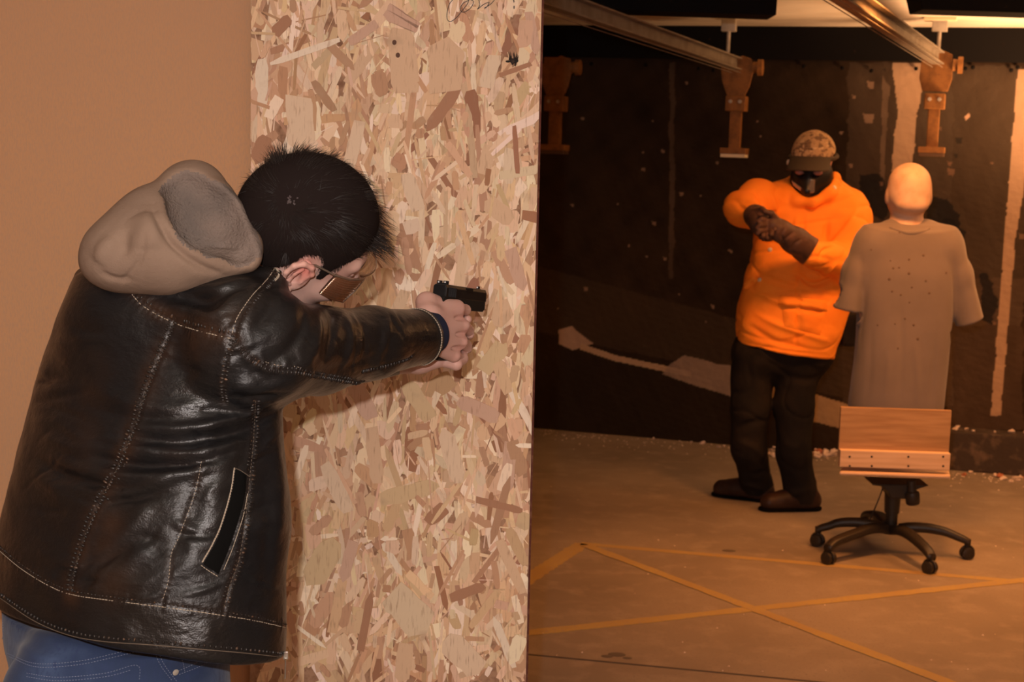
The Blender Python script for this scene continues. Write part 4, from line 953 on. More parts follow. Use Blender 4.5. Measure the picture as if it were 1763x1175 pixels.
def rungs(px_, name='seam', off=(.0045,), ln=.0068, step=.0066, parent=jacket, hgt=.0021):
    p, q = project(bvk, px_, 70)
    if len(p) < 3: print('NOSEAM', px_[0]); return
    p, q = resample(p, q, step); T = np.gradient(p, axis=0); T /= np.linalg.norm(T, axis=1)[:, None]+1e-9; S = np.cross(T, q); S /= np.linalg.norm(S, axis=1)[:, None]+1e-9
    q = np.cross(S, T); mb = MB()
    for o_ in off:
        for i in range(len(p)):
            k_ = rr.uniform(.75, 1.25); mb.ball(p[i]+S[i]*o_*rr.uniform(.9, 1.1)+q[i]*.0002, (ln*.5*k_, .0019, hgt*k_), np.array([S[i], T[i], q[i]]), 8, 5)
    return mb.make(name, M_rung, parent, True)
for k_ in ('yoke', 'armhole_up'): rungs(seams[k_], off=(-.005, )); stitch_line(bvk, seams[k_], 'seam_thread', M_thread2, jacket, off=(.0035,), r=.0008, step=.005, dash=.75)
rungs(seams['armhole_dn'], off=(-.004, .002)); rungs(seams['sleeve'], off=(-.003, .003)); rungs(seams['sleeve2'], off=(0,)); rungs(seams['back'], off=(-.0085, -.001, .0065)); rungs(seams['front'], off=(-.005, .004)); 
stitch_line(bvk, seams['back'], 'seam_thread', M_seamd, jacket, off=(0,), r=.0005, step=.006)
stitch_line(bvk, seams['side'], 'seam_thread', M_thread2, jacket, r=.0005, step=.005); stitch_line(bvk, seams['front'], 'seam_thread', M_seamd, jacket, r=.0006, step=.006)
stitch_line(bvk, seams['sleeve'], 'seam_thread', M_thread2, jacket, off=(-.006,), r=.0005, step=.005)
stitch_line(bvk, seams['hem'], 'seam_thread', M_thread2, jacket, off=(.003,), r=.0007, step=.005, dash=.8); rungs(seams['hem'], off=(-.002,), ln=.003)
hemlow = [(0, 1026), (60, 1066), (120, 1090), (180, 1101), (260, 1107), (340, 1114), (420, 1121), (484, 1128)]
rungs(hemlow, off=(-.002,), step=.008, ln=.005); stitch_line(bvk, [(x, y+4) for x, y in hemlow], 'seam_thread', M_seamd, jacket, r=.0007, dash=1)
stitch_line(bvk, [(425, 460), (447, 456), (465, 459), (477, 466), (479, 476), (470, 486)], 'collar_thread', M_thread2, jacket, off=(-.0008, .0008), r=.0011, step=.004, dash=.95)
# pocket welt
stitch_line(bvk, [(403, 806), (398, 840), (388, 880), (372, 925), (346, 972)], 'pocket_piping', M_thread2, jacket, r=.0013, step=.004, dash=.97)
stitch_line(bvk, [(403, 806), (416, 812), (430, 822)], 'pocket_piping', M_seamd, jacket, r=.0006, dash=1); stitch_line(bvk, [(346, 974), (360, 984), (376, 994)], 'pocket_piping', M_thread2, jacket, r=.0007, dash=.8); stitch_line(bvk, [(426, 850), (418, 890), (402, 940), (384, 984)], 'pocket_piping', M_thread2, jacket, r=.0006, dash=.97)
pw, qw = [], []
A1 = [(405, 808), (401, 840), (391, 880), (376, 925), (350, 972)]; A2 = [(424, 820), (421, 855), (412, 892), (396, 940), (376, 990)]
ca, cb = curve(A1, 24), curve(A2, 24); V = []; F = []
for i in range(24):
    for j in range(7):
        t = j/6; x, y = ca[i]*(1-t)+cb[i]*t; a, b = cast(bvk, x, y); a = a if a is not None else V[-1]; b = b if b is not None else np.array([0, -1, 0])
        V.append(a+b*(.0008+.0026*math.sin(math.pi*t)))
for i in range(23):
    for j in range(6): q_ = i*7+j; F.append([q_, q_+1, q_+8, q_+7])
M_suede = mat('black_suede', (.004, .0038, .0036), .9, .08); mesh_obj('pocket_welt', V, F, M_suede, jacket)
# cuff ring, front edge and zip
ax_c = nrm(axA+np.array([0, 0, .12])); p0 = P(721, 582, 2.586); e1 = nrm(np.cross(ax_c, [0, 0, 1.])); e2 = np.cross(e1, ax_c); ring = []
for t in np.linspace(0, 2*math.pi, 73)[:-1]:
    d = e1*math.cos(t)+e2*math.sin(t); h_ = bvk.ray_cast(Vector(p0-ax_c*.006+d*.15), Vector(-d)); ring.append(np.array(h_[0]) if h_[0] is not None and (Vector(h_[0])-Vector(p0)).length < .08 else p0+d*.046)
mb = MB(); mb.tube(np.array(ring)+ax_c*.002, .0024, 8, True); mb.tube(np.array(ring)+ax_c*.006-0, .0018, 8, True); mb.make('cuff_edge', M_rung, jacket, True)
mb = MB(); rg = np.array(ring); cen = rg.mean(0)
for i in range(72):
    a = rg[i]+(rg[i]-cen)*.035; b = rg[(i+1) % 72]+(rg[(i+1) % 72]-cen)*.035; mb.tube([a, a+(b-a)*.7], [.0011, .0011], 5)
mb.make('cuff_thread', M_thread2, jacket, True)
M_metal = mat('zip_metal', (.7, .7, .68), .25, .5, metal=1)
a, b = cast(bvk, 488, 1128); a = a if a is not None else P(488, 1128, 2.17); z0 = P(492, 1129, a[1]-.004); mb = MB()
mb.box(z0, (.007, .004, .012), None, .001); mb.tube([z0+np.array([0, -.003, -.004]), z0+np.array([.0005, -.004, -.012]), z0+np.array([0, -.004, -.034])], [.0015, .001, .0012], 8); mb.make('zip_pull', M_metal, jacket, True)
# ---- knitted cuff on the right wrist
M_knit = mat('navy_knit', (.018, .022, .045), .85, .2, bump=(300, .5, .0012, (1, 1, 1)))
Fc = Field(P(700, 500, 2.62)+np.array([-.06, -.12, -.14]), P(760, 500, 2.62)+np.array([.06, .12, .04]), .0018)
pc0, pc1 = P(700, 582, 2.55), P(744, 572, 2.606)
Fc.seg(pc0, pc1, .043, .0375, k=.01, flat=((1, .3, 0), 1)); Fc.plane(pc1+nrm(pc1-pc0)*.004, nrm(pc1-pc0)+np.array([0, 0, .05]), .006)
V, Q = Fc.mesh(); V = relax(V, Q, 2); mesh_obj('knit_cuff', V, Q, M_knit, shooter)
# ---- hood
M_hood = mat('taupe_fleece', (.26, .18, .13), .95, .1, noise=[(5, (.22, .15, .11), .4, .7)], bump=[(500, .5, .0012), (30, .5, .006)])
M_line2 = mat('fleece_lining', (.20, .155, .13), .95, .1, noise=[(14, (.14, .115, .10), .45, .7)], bump=[(260, 1, .003), (60, .6, .005)])
FH = Field(P(120, 520, 2.3)+np.array([-.03, -.25, -.02]), P(480, 260, 2.3)+np.array([.03, .25, .02]), .0028)
D0 = 2.17
FH.ell(P(262, 428, D0+.06), (.098, .085, .060), k=.03).ell(P(212, 455, D0+.06), (.058, .07, .040), k=.03).ell(P(278, 385, D0+.09), (.062, .075, .060), k=.04)
FH.seg(P(300, 440, D0+.04), P(425, 446, D0+.05), .046, .018, k=.05).seg(P(338, 332, D0+.12), P(350, 375, D0+.10), .040, .055, k=.04).seg(P(350, 375, D0+.10), P(412, 425, D0+.08), .058, .034, k=.03)
FH.ell(P(330, 318, D0+.14), (.038, .05, .032), k=.03)
def cav(F, k, g=0.0, mode='cut'):
    F.chain(px3([(322, 324, D0+.055), (360, 372, D0+.035), (414, 426, D0+.03)]), [.036-g, .058-g, .026-g], k=k, mode=mode)
    F.chain(px3([(330, 330, D0-.03), (372, 372, D0-.05), (430, 424, D0-.05)]), [.046-g, .070-g, .036-g], k=k, mode=mode)
cav(FH, .010)
FC_ = Field(FH.lo, FH.lo+FH.h*(FH.n-1), FH.h); cav(FC_, .010, -.0035, 'add')
V, Q = FH.mesh(); V = relax(V, Q, 2); N = vnormals(V, Q); bv = bvh(V, Q)
for pts, am, w2 in (([(262, 352), (272, 385), (300, 425), (340, 455), (385, 474)], -.007, .005), ([(255, 400), (245, 440), (225, 470), (205, 490)], -.003, .004), ([(215, 395), (212, 425), (220, 440)], -.007, .012), ([(262, 365), (265, 400), (262, 430)], .010, .014), ([(170, 465), (195, 480), (230, 482)], -.004, .006), ([(200, 410), (180, 430), (170, 455)], .009, .014), ([(235, 370), (248, 395), (240, 430)], .008, .018), ([(300, 430), (330, 465), (360, 478)], .003, .012), ([(270, 340), (290, 390), (330, 435), (390, 462)], .004, .008), ([(360, 425), (385, 423), (410, 428)], -.005, .005), ([(330, 350), (345, 390), (365, 420)], .005, .015)):
    c, _n = project(bv, pts, 24)
    if len(c) > 3: crease(V, N, c, am, w2)
V += N*(vnoise(V, 30, 51)*.0022)[:, None]
ctr = V[Q].mean(1); gi = np.clip(((ctr-FC_.lo)/FC_.h).round().astype(int), 0, FC_.n-1); fv = FC_.F[gi[:, 0], gi[:, 1], gi[:, 2]]; xr_ = P(345, 380, D0)[0]; inn = (fv < -.0005) | ((fv < .0005+np.clip((ctr[:, 0]-xr_)/.03, 0, 1)*.014) & (ctr[:, 2] > P(400, 446, D0)[2]))
hood = mesh_obj('hood', V, Q[~inn], M_hood, shooter); ln_ = mesh_obj('hood_lining', V, Q[inn], M_line2, shooter)
# fleece pile on the lining rim
bvh_hood = bvh(V, Q)
# ---- hair
M_hair = mat('dark_hair', (.024, .018, .016), .38, .5); M_scalp = mat('hair_roots', (.016, .011, .010), .9, .05)
def cran(p):   # radius field of skull+face used for rooting
    return None
bvhd = BVHTree.FromPolygons([tuple(v) for v in headV], BQ[0].tolist())
def hairline(y, x=0):
    return np.interp(y, [-.12, -.095, -.07, -.045, -.03, -.022, .0, .012, .018, .030, .036, .045, .060, .075, .095], [-.085, -.082, -.075, -.060, -.030, .004, .012, -.002, -.030, -.032, -.004, .008, .022, .038, .046])
WH = np.array([.048, -.074, .052]); SV = []; SF = []; sn = 0
def flow(p):
    r = p-np.array([0, -.012, .01]); nn_ = r/np.linalg.norm(r); d = p-WH; d = d-nn_*(d@nn_); L_ = np.linalg.norm(d)+1e-6; d = d/L_
    sw = np.cross(nn_, d)*max(0, .7-L_*12); d = d+sw
    if p[2] > .02: d = d+np.array([0, .35, 0])*min(1, L_/.06)
    else: d = d+np.array([0, .2, -.5])
    d = d-nn_*(d@nn_); return d/np.linalg.norm(d), nn_
# base cap under the strands
Fcap = Field((-.11, -.15, -.11), (.11, .12, .14), .0026); Fcap.ell((0, -.012, .022), (.0815, .1025, .093), k=.004).ell((0, -.02, .0), (.079, .095, .09), k=.02).ell((0, .0, -.03), (.074, .075, .06), k=.02)
Vc, Qc = Fcap.mesh(); ok = Vc[:, 2] > np.array([hairline(v[1]) for v in Vc])+.004; qk = ok[Qc].all(1); Qc = Qc[qk]; used, inv = np.unique(Qc, return_inverse=True); Vc = Vc[used]; Qc = inv.reshape(Qc.shape)
SV.append(hw(Vc)); SF.append(Qc); sn = len(Vc); tri_off = sn
hairV = []; hairF = []; cnt = 0; tries = 0
gh = np.random.default_rng(3)
NH = 17000
while cnt < NH and tries < 80000:
    tries += 1
    d = gh.normal(size=3); d /= np.linalg.norm(d)
    p = np.array([0, -.012, .012])+d*np.array([.079, .100, .092])
    if p[2] < -.02: p = p*np.array([.96, .96, 1])
    hl = hairline(p[1]); 
    if p[2] < hl: continue
    if np.linalg.norm(p-WH) < .011 and gh.random() < .25: continue
    edge = min(1, (p[2]-hl)/.035); top = np.clip((p[2]-.0)/.07, 0, 1)
    fr = np.clip((p[1]-.03)/.05, 0, 1)*np.clip((p[2]-.02)/.03, 0, 1)
    ln = (.008+.026*edge+.012*top+.016*fr)*gh.uniform(.7, 1.2); lift = .10+.08*top*gh.uniform(.2, 1.4)+.12*fr
    if abs(p[1]+.008) < .03 and p[2] < .03: ln *= .6; lift = .08
    if p[2] < .03 and p[1] > -.04: ln = min(ln, .013)
    if p[0] < -.03: lift = .05
    if np.linalg.norm(p-WH) < .020: ln *= .7; lift = .5
    cl = np.floor(p*70); gcl = np.random.default_rng(int(abs(hash((int(cl[0]), int(cl[1]), int(cl[2])))) % 100000)); jit_ = gcl.normal(size=3)*.20+gh.normal(size=3)*.10
    pts = [p]; cur = p.copy(); n_s = 4
    for s_ in range(n_s):
        fl_, nn_ = flow(cur); dd = fl_+nn_*lift*(1-.28*s_)+jit_; dd /= np.linalg.norm(dd); cur = cur+dd*ln/n_s
        r = (cur-np.array([0, -.012, .012]))/np.array([.081, .102, .094]); l_ = np.linalg.norm(r)
        if l_ < 1.0: cur = np.array([0, -.012, .012])+(cur-np.array([0, -.012, .012]))/l_
        pts.append(cur)
    pts = hw(np.array(pts)); T = nrm(pts[-1]-pts[0]); vdir = nrm(pts[0]-O); S = nrm(np.cross(T, gh.normal(size=3))); B = np.cross(S, T); w_ = gh.uniform(.00030, .00055)
    b0 = len(hairV)
    for i in range(5):
        ww = w_*(1.1-.25*i) if i < 4 else 0
        for an in (0, 2.094, 4.189): hairV.append(pts[i]+(S*math.cos(an)+B*math.sin(an))*ww)
    for i in range(4):
        for k in range(3): l = (k+1) % 3; hairF.append([b0+i*3+k, b0+i*3+l, b0+i*3+3+l, b0+i*3+3+k])
    cnt += 1
# forelock
for k in range(420):
    a0_ = np.array([gh.uniform(-.05, .055), .070+gh.uniform(-.01, .012), .052+gh.uniform(-.015, .012)]); fw = nrm(np.array([gh.normal(0, .25)+.1, 1.0, gh.uniform(-.25, .35)])); ln = gh.uniform(.025, .052)
    pts = hw(np.array([a0_+fw*ln*t+np.array([0, 0, -.10])*(ln*t)*t*1.2 for t in np.linspace(0, 1, 5)])); T = nrm(pts[-1]-pts[0]); S = nrm(np.cross(T, gh.normal(size=3))); B = np.cross(S, T); b0 = len(hairV)
    for i in range(5):
        ww = .0005*(1.1-.25*i) if i < 4 else 0
        for an in (0, 2.094, 4.189): hairV.append(pts[i]+(S*math.cos(an)+B*math.sin(an))*ww)
    for i in range(4):
        for kk_ in range(3): l = (kk_+1) % 3; hairF.append([b0+i*3+kk_, b0+i*3+l, b0+i*3+3+l, b0+i*3+3+kk_])
SV.append(np.array(hairV)); SF.append(np.array(hairF)+sn)
mi = np.zeros(len(SF[0])+len(hairF), int); mi[:len(SF[0])] = np.where(np.linalg.norm(Vc[Qc].mean(1)-WH*1.02, axis=1) +gh.normal(size=len(Qc))*.002 < .008, 2, 1); hair = mesh_obj('hair', np.concatenate(SV), np.concatenate(SF), [M_hair, M_scalp, mat('scalp_skin', (.038, .020, .018), .6)], shooter, midx=mi)
print('HAIR', cnt)
# ---- safety glasses
def clear(name, tint, glossy, rough, fac):
    m = bpy.data.materials.new(name); m.use_nodes = True; N = m.node_tree.nodes; L = m.node_tree.links; N.clear()
    o = N.new('ShaderNodeOutputMaterial'); mx = N.new('ShaderNodeMixShader'); t = N.new('ShaderNodeBsdfTransparent'); g = N.new('ShaderNodeBsdfGlossy'); f = N.new('ShaderNodeLayerWeight'); r = N.new('ShaderNodeMapRange')
    t.inputs[0].default_value = (*tint, 1); g.inputs[0].default_value = (*glossy, 1); g.inputs['Roughness'].default_value = rough; f.inputs[0].default_value = .35
    r.inputs[3].default_value = fac; r.inputs[4].default_value = min(1, fac+.55); L.new(f.outputs[1], r.inputs[0]); L.new(r.outputs[0], mx.inputs[0]); L.new(t.outputs[0], mx.inputs[1]); L.new(g.outputs[0], mx.inputs[2]); L.new(mx.outputs[0], o.inputs[0]); return m
M_lens = clear('clear_lens', (.93, .90, .88), (1, 1, 1), .06, .06); M_shield = clear('ribbed_clear_plastic', (.75, .60, .52), (1, .78, .62), .16, .38); M_frame = clear('clear_frame', (.7, .62, .58), (1, .95, .9), .1, .3)  # shield tint carries a painted coppery reflection of the strand board
gl = thing('x', 'x', 'x', base_o); bpy.data.objects.remove(gl)
def patch(fn, nu, nv, th):
    V = []; F = []
    for sgn in (0, 1):
        for i in range(nu):
            for j in range(nv): V.append(fn(i/(nu-1), j/(nv-1), sgn*th))
    m_ = nu*nv
    for i in range(nu-1):
        for j in range(nv-1): q = i*nv+j; F.append([q, q+1, q+nv+1, q+nv]); F.append([m_+q, m_+q+nv, m_+q+nv+1, m_+q+1])
    for i in range(nu-1):
        for j in (0, nv-1): q = i*nv+j; F.append([q, q+nv, m_+q+nv, m_+q])
    for j in range(nv-1):
        for i in (0, nu-1): q = i*nv+j; F.append([q, q+1, m_+q+1, m_+q])
    return V, F
def lensf(u, v, t):
    a = (u-.5)*2*1.02; r = .098+t; z = -.050+.058*v-.006*(1-abs(a))*(v < .1)
    return hw((math.sin(a)*(.076+t), .038+math.cos(a)*.078+t, z-.003))
V, F = patch(lensf, 40, 12, .0018); go = mesh_obj('safety_glasses', V, F, M_lens, shooter)
for s in (-1, 1):
    def sf(u, v, t):
        y = .088-.050*u; w_ = 1-.18*u; rib = .0011*math.sin(v*math.pi*22)
        return hw((s*(.066+.0135*math.sin(min(1, u*1.3)*1.57)+t+rib*(t > 0)), y, -.022+(v-.5)*.052*w_))
    V, F = patch(sf, 10, 90, .0016); mesh_obj('side_shield', V, F, M_shield, go)
    mb = MB(); mb.tube([hw((s*.068, .086, .004)), hw((s*.081, .060, .001)), hw((s*.0835, .036, -.002)), hw((s*.085, .0, .0)), hw((s*.084, -.014, -.008))], [.0022, .0022, .002, .0018, .0015], 8); mb.tube([hw((s*.068, .087, .004)), hw((s*.0695, .0875, -.02)), hw((s*.068, .086, -.048))], .0018, 8); mb.tube([hw((s*.068, .086, -.048)), hw((s*.078, .060, -.046)), hw((s*.0805, .038, -.042))], .0013, 8); mb.tube([hw((s*.0805, .038, -.042)), hw((s*.0815, .037, -.02)), hw((s*.0815, .038, .0))], .0013, 8)
    mb.make('temple_frame', M_frame, go, True)
mb = MB(); mb.tube([hw((math.sin(a)*.0775, .0385+math.cos(a)*.0795, .006)) for a in np.linspace(-1.02, 1.02, 30)], .0018, 8); mb.make('brow_bar', M_frame, go, True)
# ============================================================= PISTOL
g0 = P(758.5, 489, 2.652); gt = P(827, 499, 2.652+.155)
Gd = nrm(gt-g0); Gs = nrm(np.cross(Gd, [0, 0, 1.])); Gu = np.cross(Gs, Gd); RG = np.array([Gd, Gs, Gu])
print('GUN len', np.linalg.norm(gt-g0))
M_gun = mat('black_pistol_slide', (.010, .010, .011), .4, .3, bump=(600, .1, .0002)); M_poly = mat('black_pistol_frame', (.010, .010, .010), .6, .3, bump=(900, .4, .0003)); M_white = mat('white_sight_dot', (.8, .8, .78), .5)
def G(f, s, u): return g0+Gd*f+Gs*s+Gu*u
pst = thing('pistol', 'black semi-automatic pistol gripped in both hands, muzzle pointing down the range', 'pistol', G(.03, 0, -.05))
GL = .172
def gprism(poly, f0_, f1_, be=.0012):
    mb = MB(); mb.prism(poly, G((f0_+f1_)/2, 0, 0), np.array([Gs, Gu, Gd]), f1_-f0_, be); return mb
sec = [(-.0128, -.022), (.0128, -.022), (.0128, -.006), (.0100, 0), (-.0100, 0), (-.0128, -.006)]
slide = gprism(sec, 0, GL).make('slide', M_gun, pst)
for s in (-1, 1):
    mb = MB()
    for i in range(9): mb.box(G(.010+i*.0036, s*.0129, -.013), (.0016, .0012, .017), RG, .0003)
    mb.make('serrations', M_gun, slide)
mb = MB(); mb.prism([(-.0125, -.0215), (.0125, -.0215), (.0118, -.004), (.0095, -.001), (-.0095, -.001), (-.0118, -.004)], G(-.0012, 0, 0), np.array([Gs, Gu, Gd]), .003, .0008); mb.prism([(-.006, -.034), (.006, -.034), (.008, -.022), (-.008, -.022)], G(.004, 0, 0), np.array([Gs, Gu, Gd]), .010, .001); mb.make('back_plate', M_gun, slide)
mb = MB(); mb.box(G(.009, -.0062, .003), (.008, .0075, .0065), RG, .0007); mb.box(G(.009, .0062, .003), (.008, .0075, .0065), RG, .0007); mb.box(G(.009, 0, .001), (.008, .018, .003), RG, .0005); rs_ = mb.make('rear_sight', M_gun, slide)
for s in (-1, 1): mb = MB(); mb.ball(G(.0046, s*.0062, .0034), .0016, seg=10, rings=6); mb.make('sight_dot', M_white, pst, True)
mb = MB(); mb.prism([(-.0045, 0), (.0045, 0), (.003, .0055), (-.003, .0055)], G(GL-.012, 0, 0), np.array([Gd, Gu, -Gs]), .004, .0005); mb.make('front_sight', M_gun, slide); mb = MB(); mb.ball(G(GL-.0165, 0, .0032), .0016, seg=10, rings=6); mb.make('sight_dot', M_white, pst, True)
mb = MB(); mb.cyl(G(GL-.02, 0, -.011), G(GL+.0012, 0, -.011), .0075, .0072, 20); mb.make('barrel', M_gun, pst, True); mb = MB(); mb.cyl(G(GL+.001, 0, -.011), G(GL+.0016, 0, -.011), .0045, .0045, 16); mb.make('muzzle_bore', M_suede, pst, True)
mb = MB(); mb.prism([(-.004, -.0215), (GL-.002, -.0215), (GL-.002, -.036), (GL-.010, -.041), (.098, -.041), (.075, -.040), (.052, -.044), (.030, -.060), (.012, -.050), (-.010, -.030)], G(0, 0, 0), np.array([Gd, Gu, -Gs]), .0250, .0018)
mb.prism([(.004, -.030), (.054, -.040), (.042, -.125), (-.012, -.125), (-.006, -.070), (-.002, -.048)], G(0, 0, 0), np.array([Gd, Gu, -Gs]), .0270, .004); mb.make('frame', M_poly, pst)
mb = MB(); mb.box(G(.016, 0, -.129), (.060, .030, .008), RG, .002); mb.make('magazine_base', M_poly, pst)
mb = MB(); mb.tube([G(.052, 0, -.050), G(.060, 0, -.066), (G(.085, 0, -.068)), G(.097, 0, -.060), G(.099, 0, -.040)], .0042, 8, flat=(Gs, 1.2)); mb.make('trigger_guard', M_poly, pst, True)
mb = MB(); mb.tube([G(.074, 0, -.040), G(.071, 0, -.050), G(.076, 0, -.060)], .003, 8); mb.make('trigger', M_poly, pst, True)
mb = MB(); mb.box(G(.062, .0128, -.0245), (.026, .002, .004), RG, .0006); mb.box(G(.086, .0126, -.029), (.008, .0018, .006), RG, .0006); mb.make('slide_stop', M_poly, pst)
mb = MB(); mb.prism([(0, 0), (.030, 0), (.026, -.010), (.004, -.010)], G(.082, .0122, -.0015), np.array([Gd, Gu, -Gs]), .0012, .0003); mb.make('ejection_port', M_steel if False else M_gun, slide)
# ============================================================= PERSON IN THE ORANGE COAT
MD = 7.1; s7 = pxm(MD)
M_coat = mat('orange_coat_cloth', (1.0, .33, .035), .7, .2, noise=(6, (.97, .28, .028), .4, .7), bump=[(40, .25, .008), (300, .1, .0008)])
M_trs = mat('black_trousers', (.014, .012, .011), .85, .15, noise=(9, (.022, .017, .014), .45, .7), bump=(22, .4, .012))
M_glove = mat('brown_leather_glove', (.075, .040, .030), .55, .35, noise=(30, (.13, .07, .055), .5, .72), bump=(70, .4, .003))
M_boot = mat('dark_brown_boot', (.028, .013, .009), .5, .35, noise=(20, (.05, .024, .015), .5, .7))
M_mask = mat('black_face_mask', (.014, .013, .013), .35, .5); M_visor = mat('glossy_visor', (.35, .33, .32), .12, .8, metal=.6)
feetz = 0
mo = Pz(1325, 874, 0); mo = np.array([mo[0], MD, 0.])
def p7(l): return [P(*(q if len(q) == 3 else (*q, MD))) for q in l]
hcm = P(1400, 279, MD-.04)
# head frame: facing the camera, bowed and turned to the left of the picture
Fm = nrm((-.34, -.88, -.26)); Rm = nrm(np.cross(Fm, [0, 0, 1.])); Um = np.cross(Rm, Fm); MR = np.array([Rm, Fm, Um])
def hm(p): return np.asarray(p, float)*1.13 @ MR + hcm
hf = head_field(.004, None, False); V, Q = hf.mesh(); mV = hm(V); BV = [mV]; BQ = [Q]; BC = [skin_cols(len(V), (.62, .34, .25))]; bn = len(V)
# body core and gloved-hand skeleton
def hand_field(F, wrist, palm, fingers, thumb, r=.010):
    F.seg(wrist, palm, .034, .040, k=.02)
    for f in fingers: F.chain(f, [r*1.15, r*1.05, r*.9, r*.8][:len(f)], k=.004)
    F.chain(thumb, [r*1.3, r*1.1, r*.9][:len(thumb)], k=.006)
Fb = Field((.85, 6.55, -.01), (2.1, 7.5, 1.78), .012)
Fb.seg(P(1350, 590, MD), P(1385, 400, MD), .10, .13, k=.05).seg(P(1385, 370, MD), hm((0, -.02, -.06)), .07, .058, k=.04)
Fb.seg(P(1335, 365, MD), P(1450, 375, MD), .07, k=.05)
Fb.chain(p7([(1325, 365), (1272, 372, 6.95), (1312, 385, 6.80)]), [.055, .045, .032], k=.02).chain(p7([(1460, 380), (1455, 455, 7.0), (1385, 432, 6.80)]), [.055, .045, .032], k=.02)
fR = Pz(1385, 878, 0); fL = Pz(1305, 862, 0)
Fb.chain([P(1385, 600, MD), P(1365, 740, MD-.02), fR+np.array([0, 0, .09])], [.085, .06, .04], k=.03).chain([P(1300, 600, MD), P(1290, 735, MD+.02), fL+np.array([0, 0, .09])], [.085, .06, .04], k=.03)
V, Q = Fb.mesh(); badd(V, Q)
man = tag(mesh_obj('person', np.concatenate(BV), np.concatenate(BQ), M_skin, origin=mo, colors=np.concatenate(BC)), 'person standing in an orange coat, camouflage cap and black face mask, pulling on long gloves', 'person')
# coat
Fc = Field((.85, 6.55, .62), (2.15, 7.5, 1.72), .0065)
cs = [(338, 1318, 1465, .12), (365, 1300, 1496, .15), (410, 1298, 1494, .17), (450, 1293, 1486, .18), (490, 1282, 1474, .175), (530, 1270, 1460, .18), (570, 1266, 1450, .18), (600, 1268, 1437, .18), (640, 1268, 1430, .18)]
Fc.loft([P((a+b)/2, y, MD)[2] for y, a, b, d in cs], [(P((a+b)/2, y, MD)[0], MD) for y, a, b, d in cs], [(b-a)/2*s7 for y, a, b, d in cs], [d for y, a, b, d in cs], 0.0, k=.03, ex=2.4)
Fc.seg(P(1330, 355, MD), P(1400, 338, MD), .10, .12, k=.06).seg(P(1400, 338, MD), P(1452, 358, MD), .12, .10, k=.06)
Fc.chain(p7([(1345, 350, 7.05), (1305, 342, 6.98), (1278, 357, 6.90)]), [.085, .080, .078], k=.04).seg(P(1278, 360, 6.90), P(1306, 376, 6.78), .080, .056, k=.03)
Fc.chain(p7([(1458, 372, 7.05), (1466, 420, 6.98), (1450, 452, 6.93)]), [.10, .092, .088], k=.05).seg(P(1450, 450, 6.92), P(1394, 436, 6.76), .082, .060, k=.03)
# collar
Fc.chain(p7([(1350, 318, 7.04), (1372, 345, 6.96), (1400, 350, 6.93), (1425, 335, 6.96), (1438, 305, 7.04)]), [.016, .018, .018, .022, .022], k=.03)
Fc.ell(hm((0, .03, -.085)), (.098, .115, .115), MR, k=.012, mode='cut')
h1, h2, h3 = P(1290, 602, MD-.15), P(1425, 619, MD-.15), P(1350, 606, MD-.22); hn = np.array([.0, .0, -1.])+nrm(P(1290, 602, MD-.15)-P(1425, 619, MD-.15))*0
d_ = nrm(P(1426, 622, MD-.17)-P(1272, 596, MD-.17)); hn = nrm(np.cross(d_, [0, 1, 0])); hn = hn if hn[2] < 0 else -hn
Fc.plane(P(1350, 609, MD-.17), hn, .01)
Fc.seg(P(1340, 640, MD), P(1355, 590, MD), .10, .07, k=.02, flat=((0, 1, 0), .9), mode='cut')
V, Q = Fc.mesh(); V = relax(V, Q, 2); N = vnormals(V, Q); V += N*(vnoise(V*[1, 1, 1.8], 22, 61)*.006+vnoise(V, 55, 62)*.0022-np.exp(-(vnoise(V*[.8, 1, 1.7], 20, 63)/.07)**2)*.005+.001)[:, None]; bv = bvh(V, Q)
for pts, am, w2 in (([(1370, 470), (1400, 490), (1440, 480)], -.018, .016), ([(1300, 330), (1310, 350), (1322, 380)], -.008, .014), ([(1330, 335), (1335, 360), (1340, 380)], .006, .015), ([(1425, 380), (1420, 410), (1410, 430)], -.01, .014), ([(1480, 350), (1460, 390), (1430, 420)], .008, .018), ([(1300, 500), (1340, 520), (1400, 530)], .007, .015), ([(1300, 540), (1340, 560), (1400, 580), (1430, 590)], .007, .015), ([(1290, 560), (1330, 585), (1390, 600)], -.007, .014), ([(1300, 470), (1350, 490), (1400, 500)], -.008, .016), ([(1360, 520), (1385, 545), (1380, 575)], .006, .012), ([(1440, 455), (1420, 470), (1395, 465)], .008, .012), ([(1410, 445), (1420, 430), (1435, 425)], -.008, .01), ([(1280, 590), (1350, 604), (1424, 612)], -.005, .008), ([(1265, 345), (1280, 360), (1300, 362)], -.006, .012), ([(1385, 362), (1382, 420), (1376, 470), (1372, 560), (1370, 606)], -.006, .008), ([(1372, 365), (1368, 420)], .005, .01)):
    c, _n = project(bv, pts, 20)
    if len(c) > 3: crease(V, N, c, am*1.6, w2*.9)
coat = mesh_obj('coat', V, Q, M_coat, man); bvc = bvh(V, Q)
def flap(poly, name, lift=.008, nu=14, nv=8, mt=M_coat, parent=coat):
    V = []; F = []; p = np.array(poly, float)
    for i in range(nu):
        for j in range(nv):
            u, v = i/(nu-1), j/(nv-1); q = (p[0]*(1-u)+p[1]*u)*(1-v)+(p[3]*(1-u)+p[2]*u)*v; a, b = cast(bvc, *q)
            if a is None: a, b = V[-1] if V else P(q[0], q[1], MD-.2), np.array([0, -1., 0])
            e = min(u, 1-u, v, 1-v); V.append(a+b*lift*min(1, .15+e*9))
    for i in range(nu-1):
        for j in range(nv-1): q = i*nv+j; F.append([q, q+1, q+nv+1, q+nv])
    return mesh_obj(name, V, F, mt, parent)
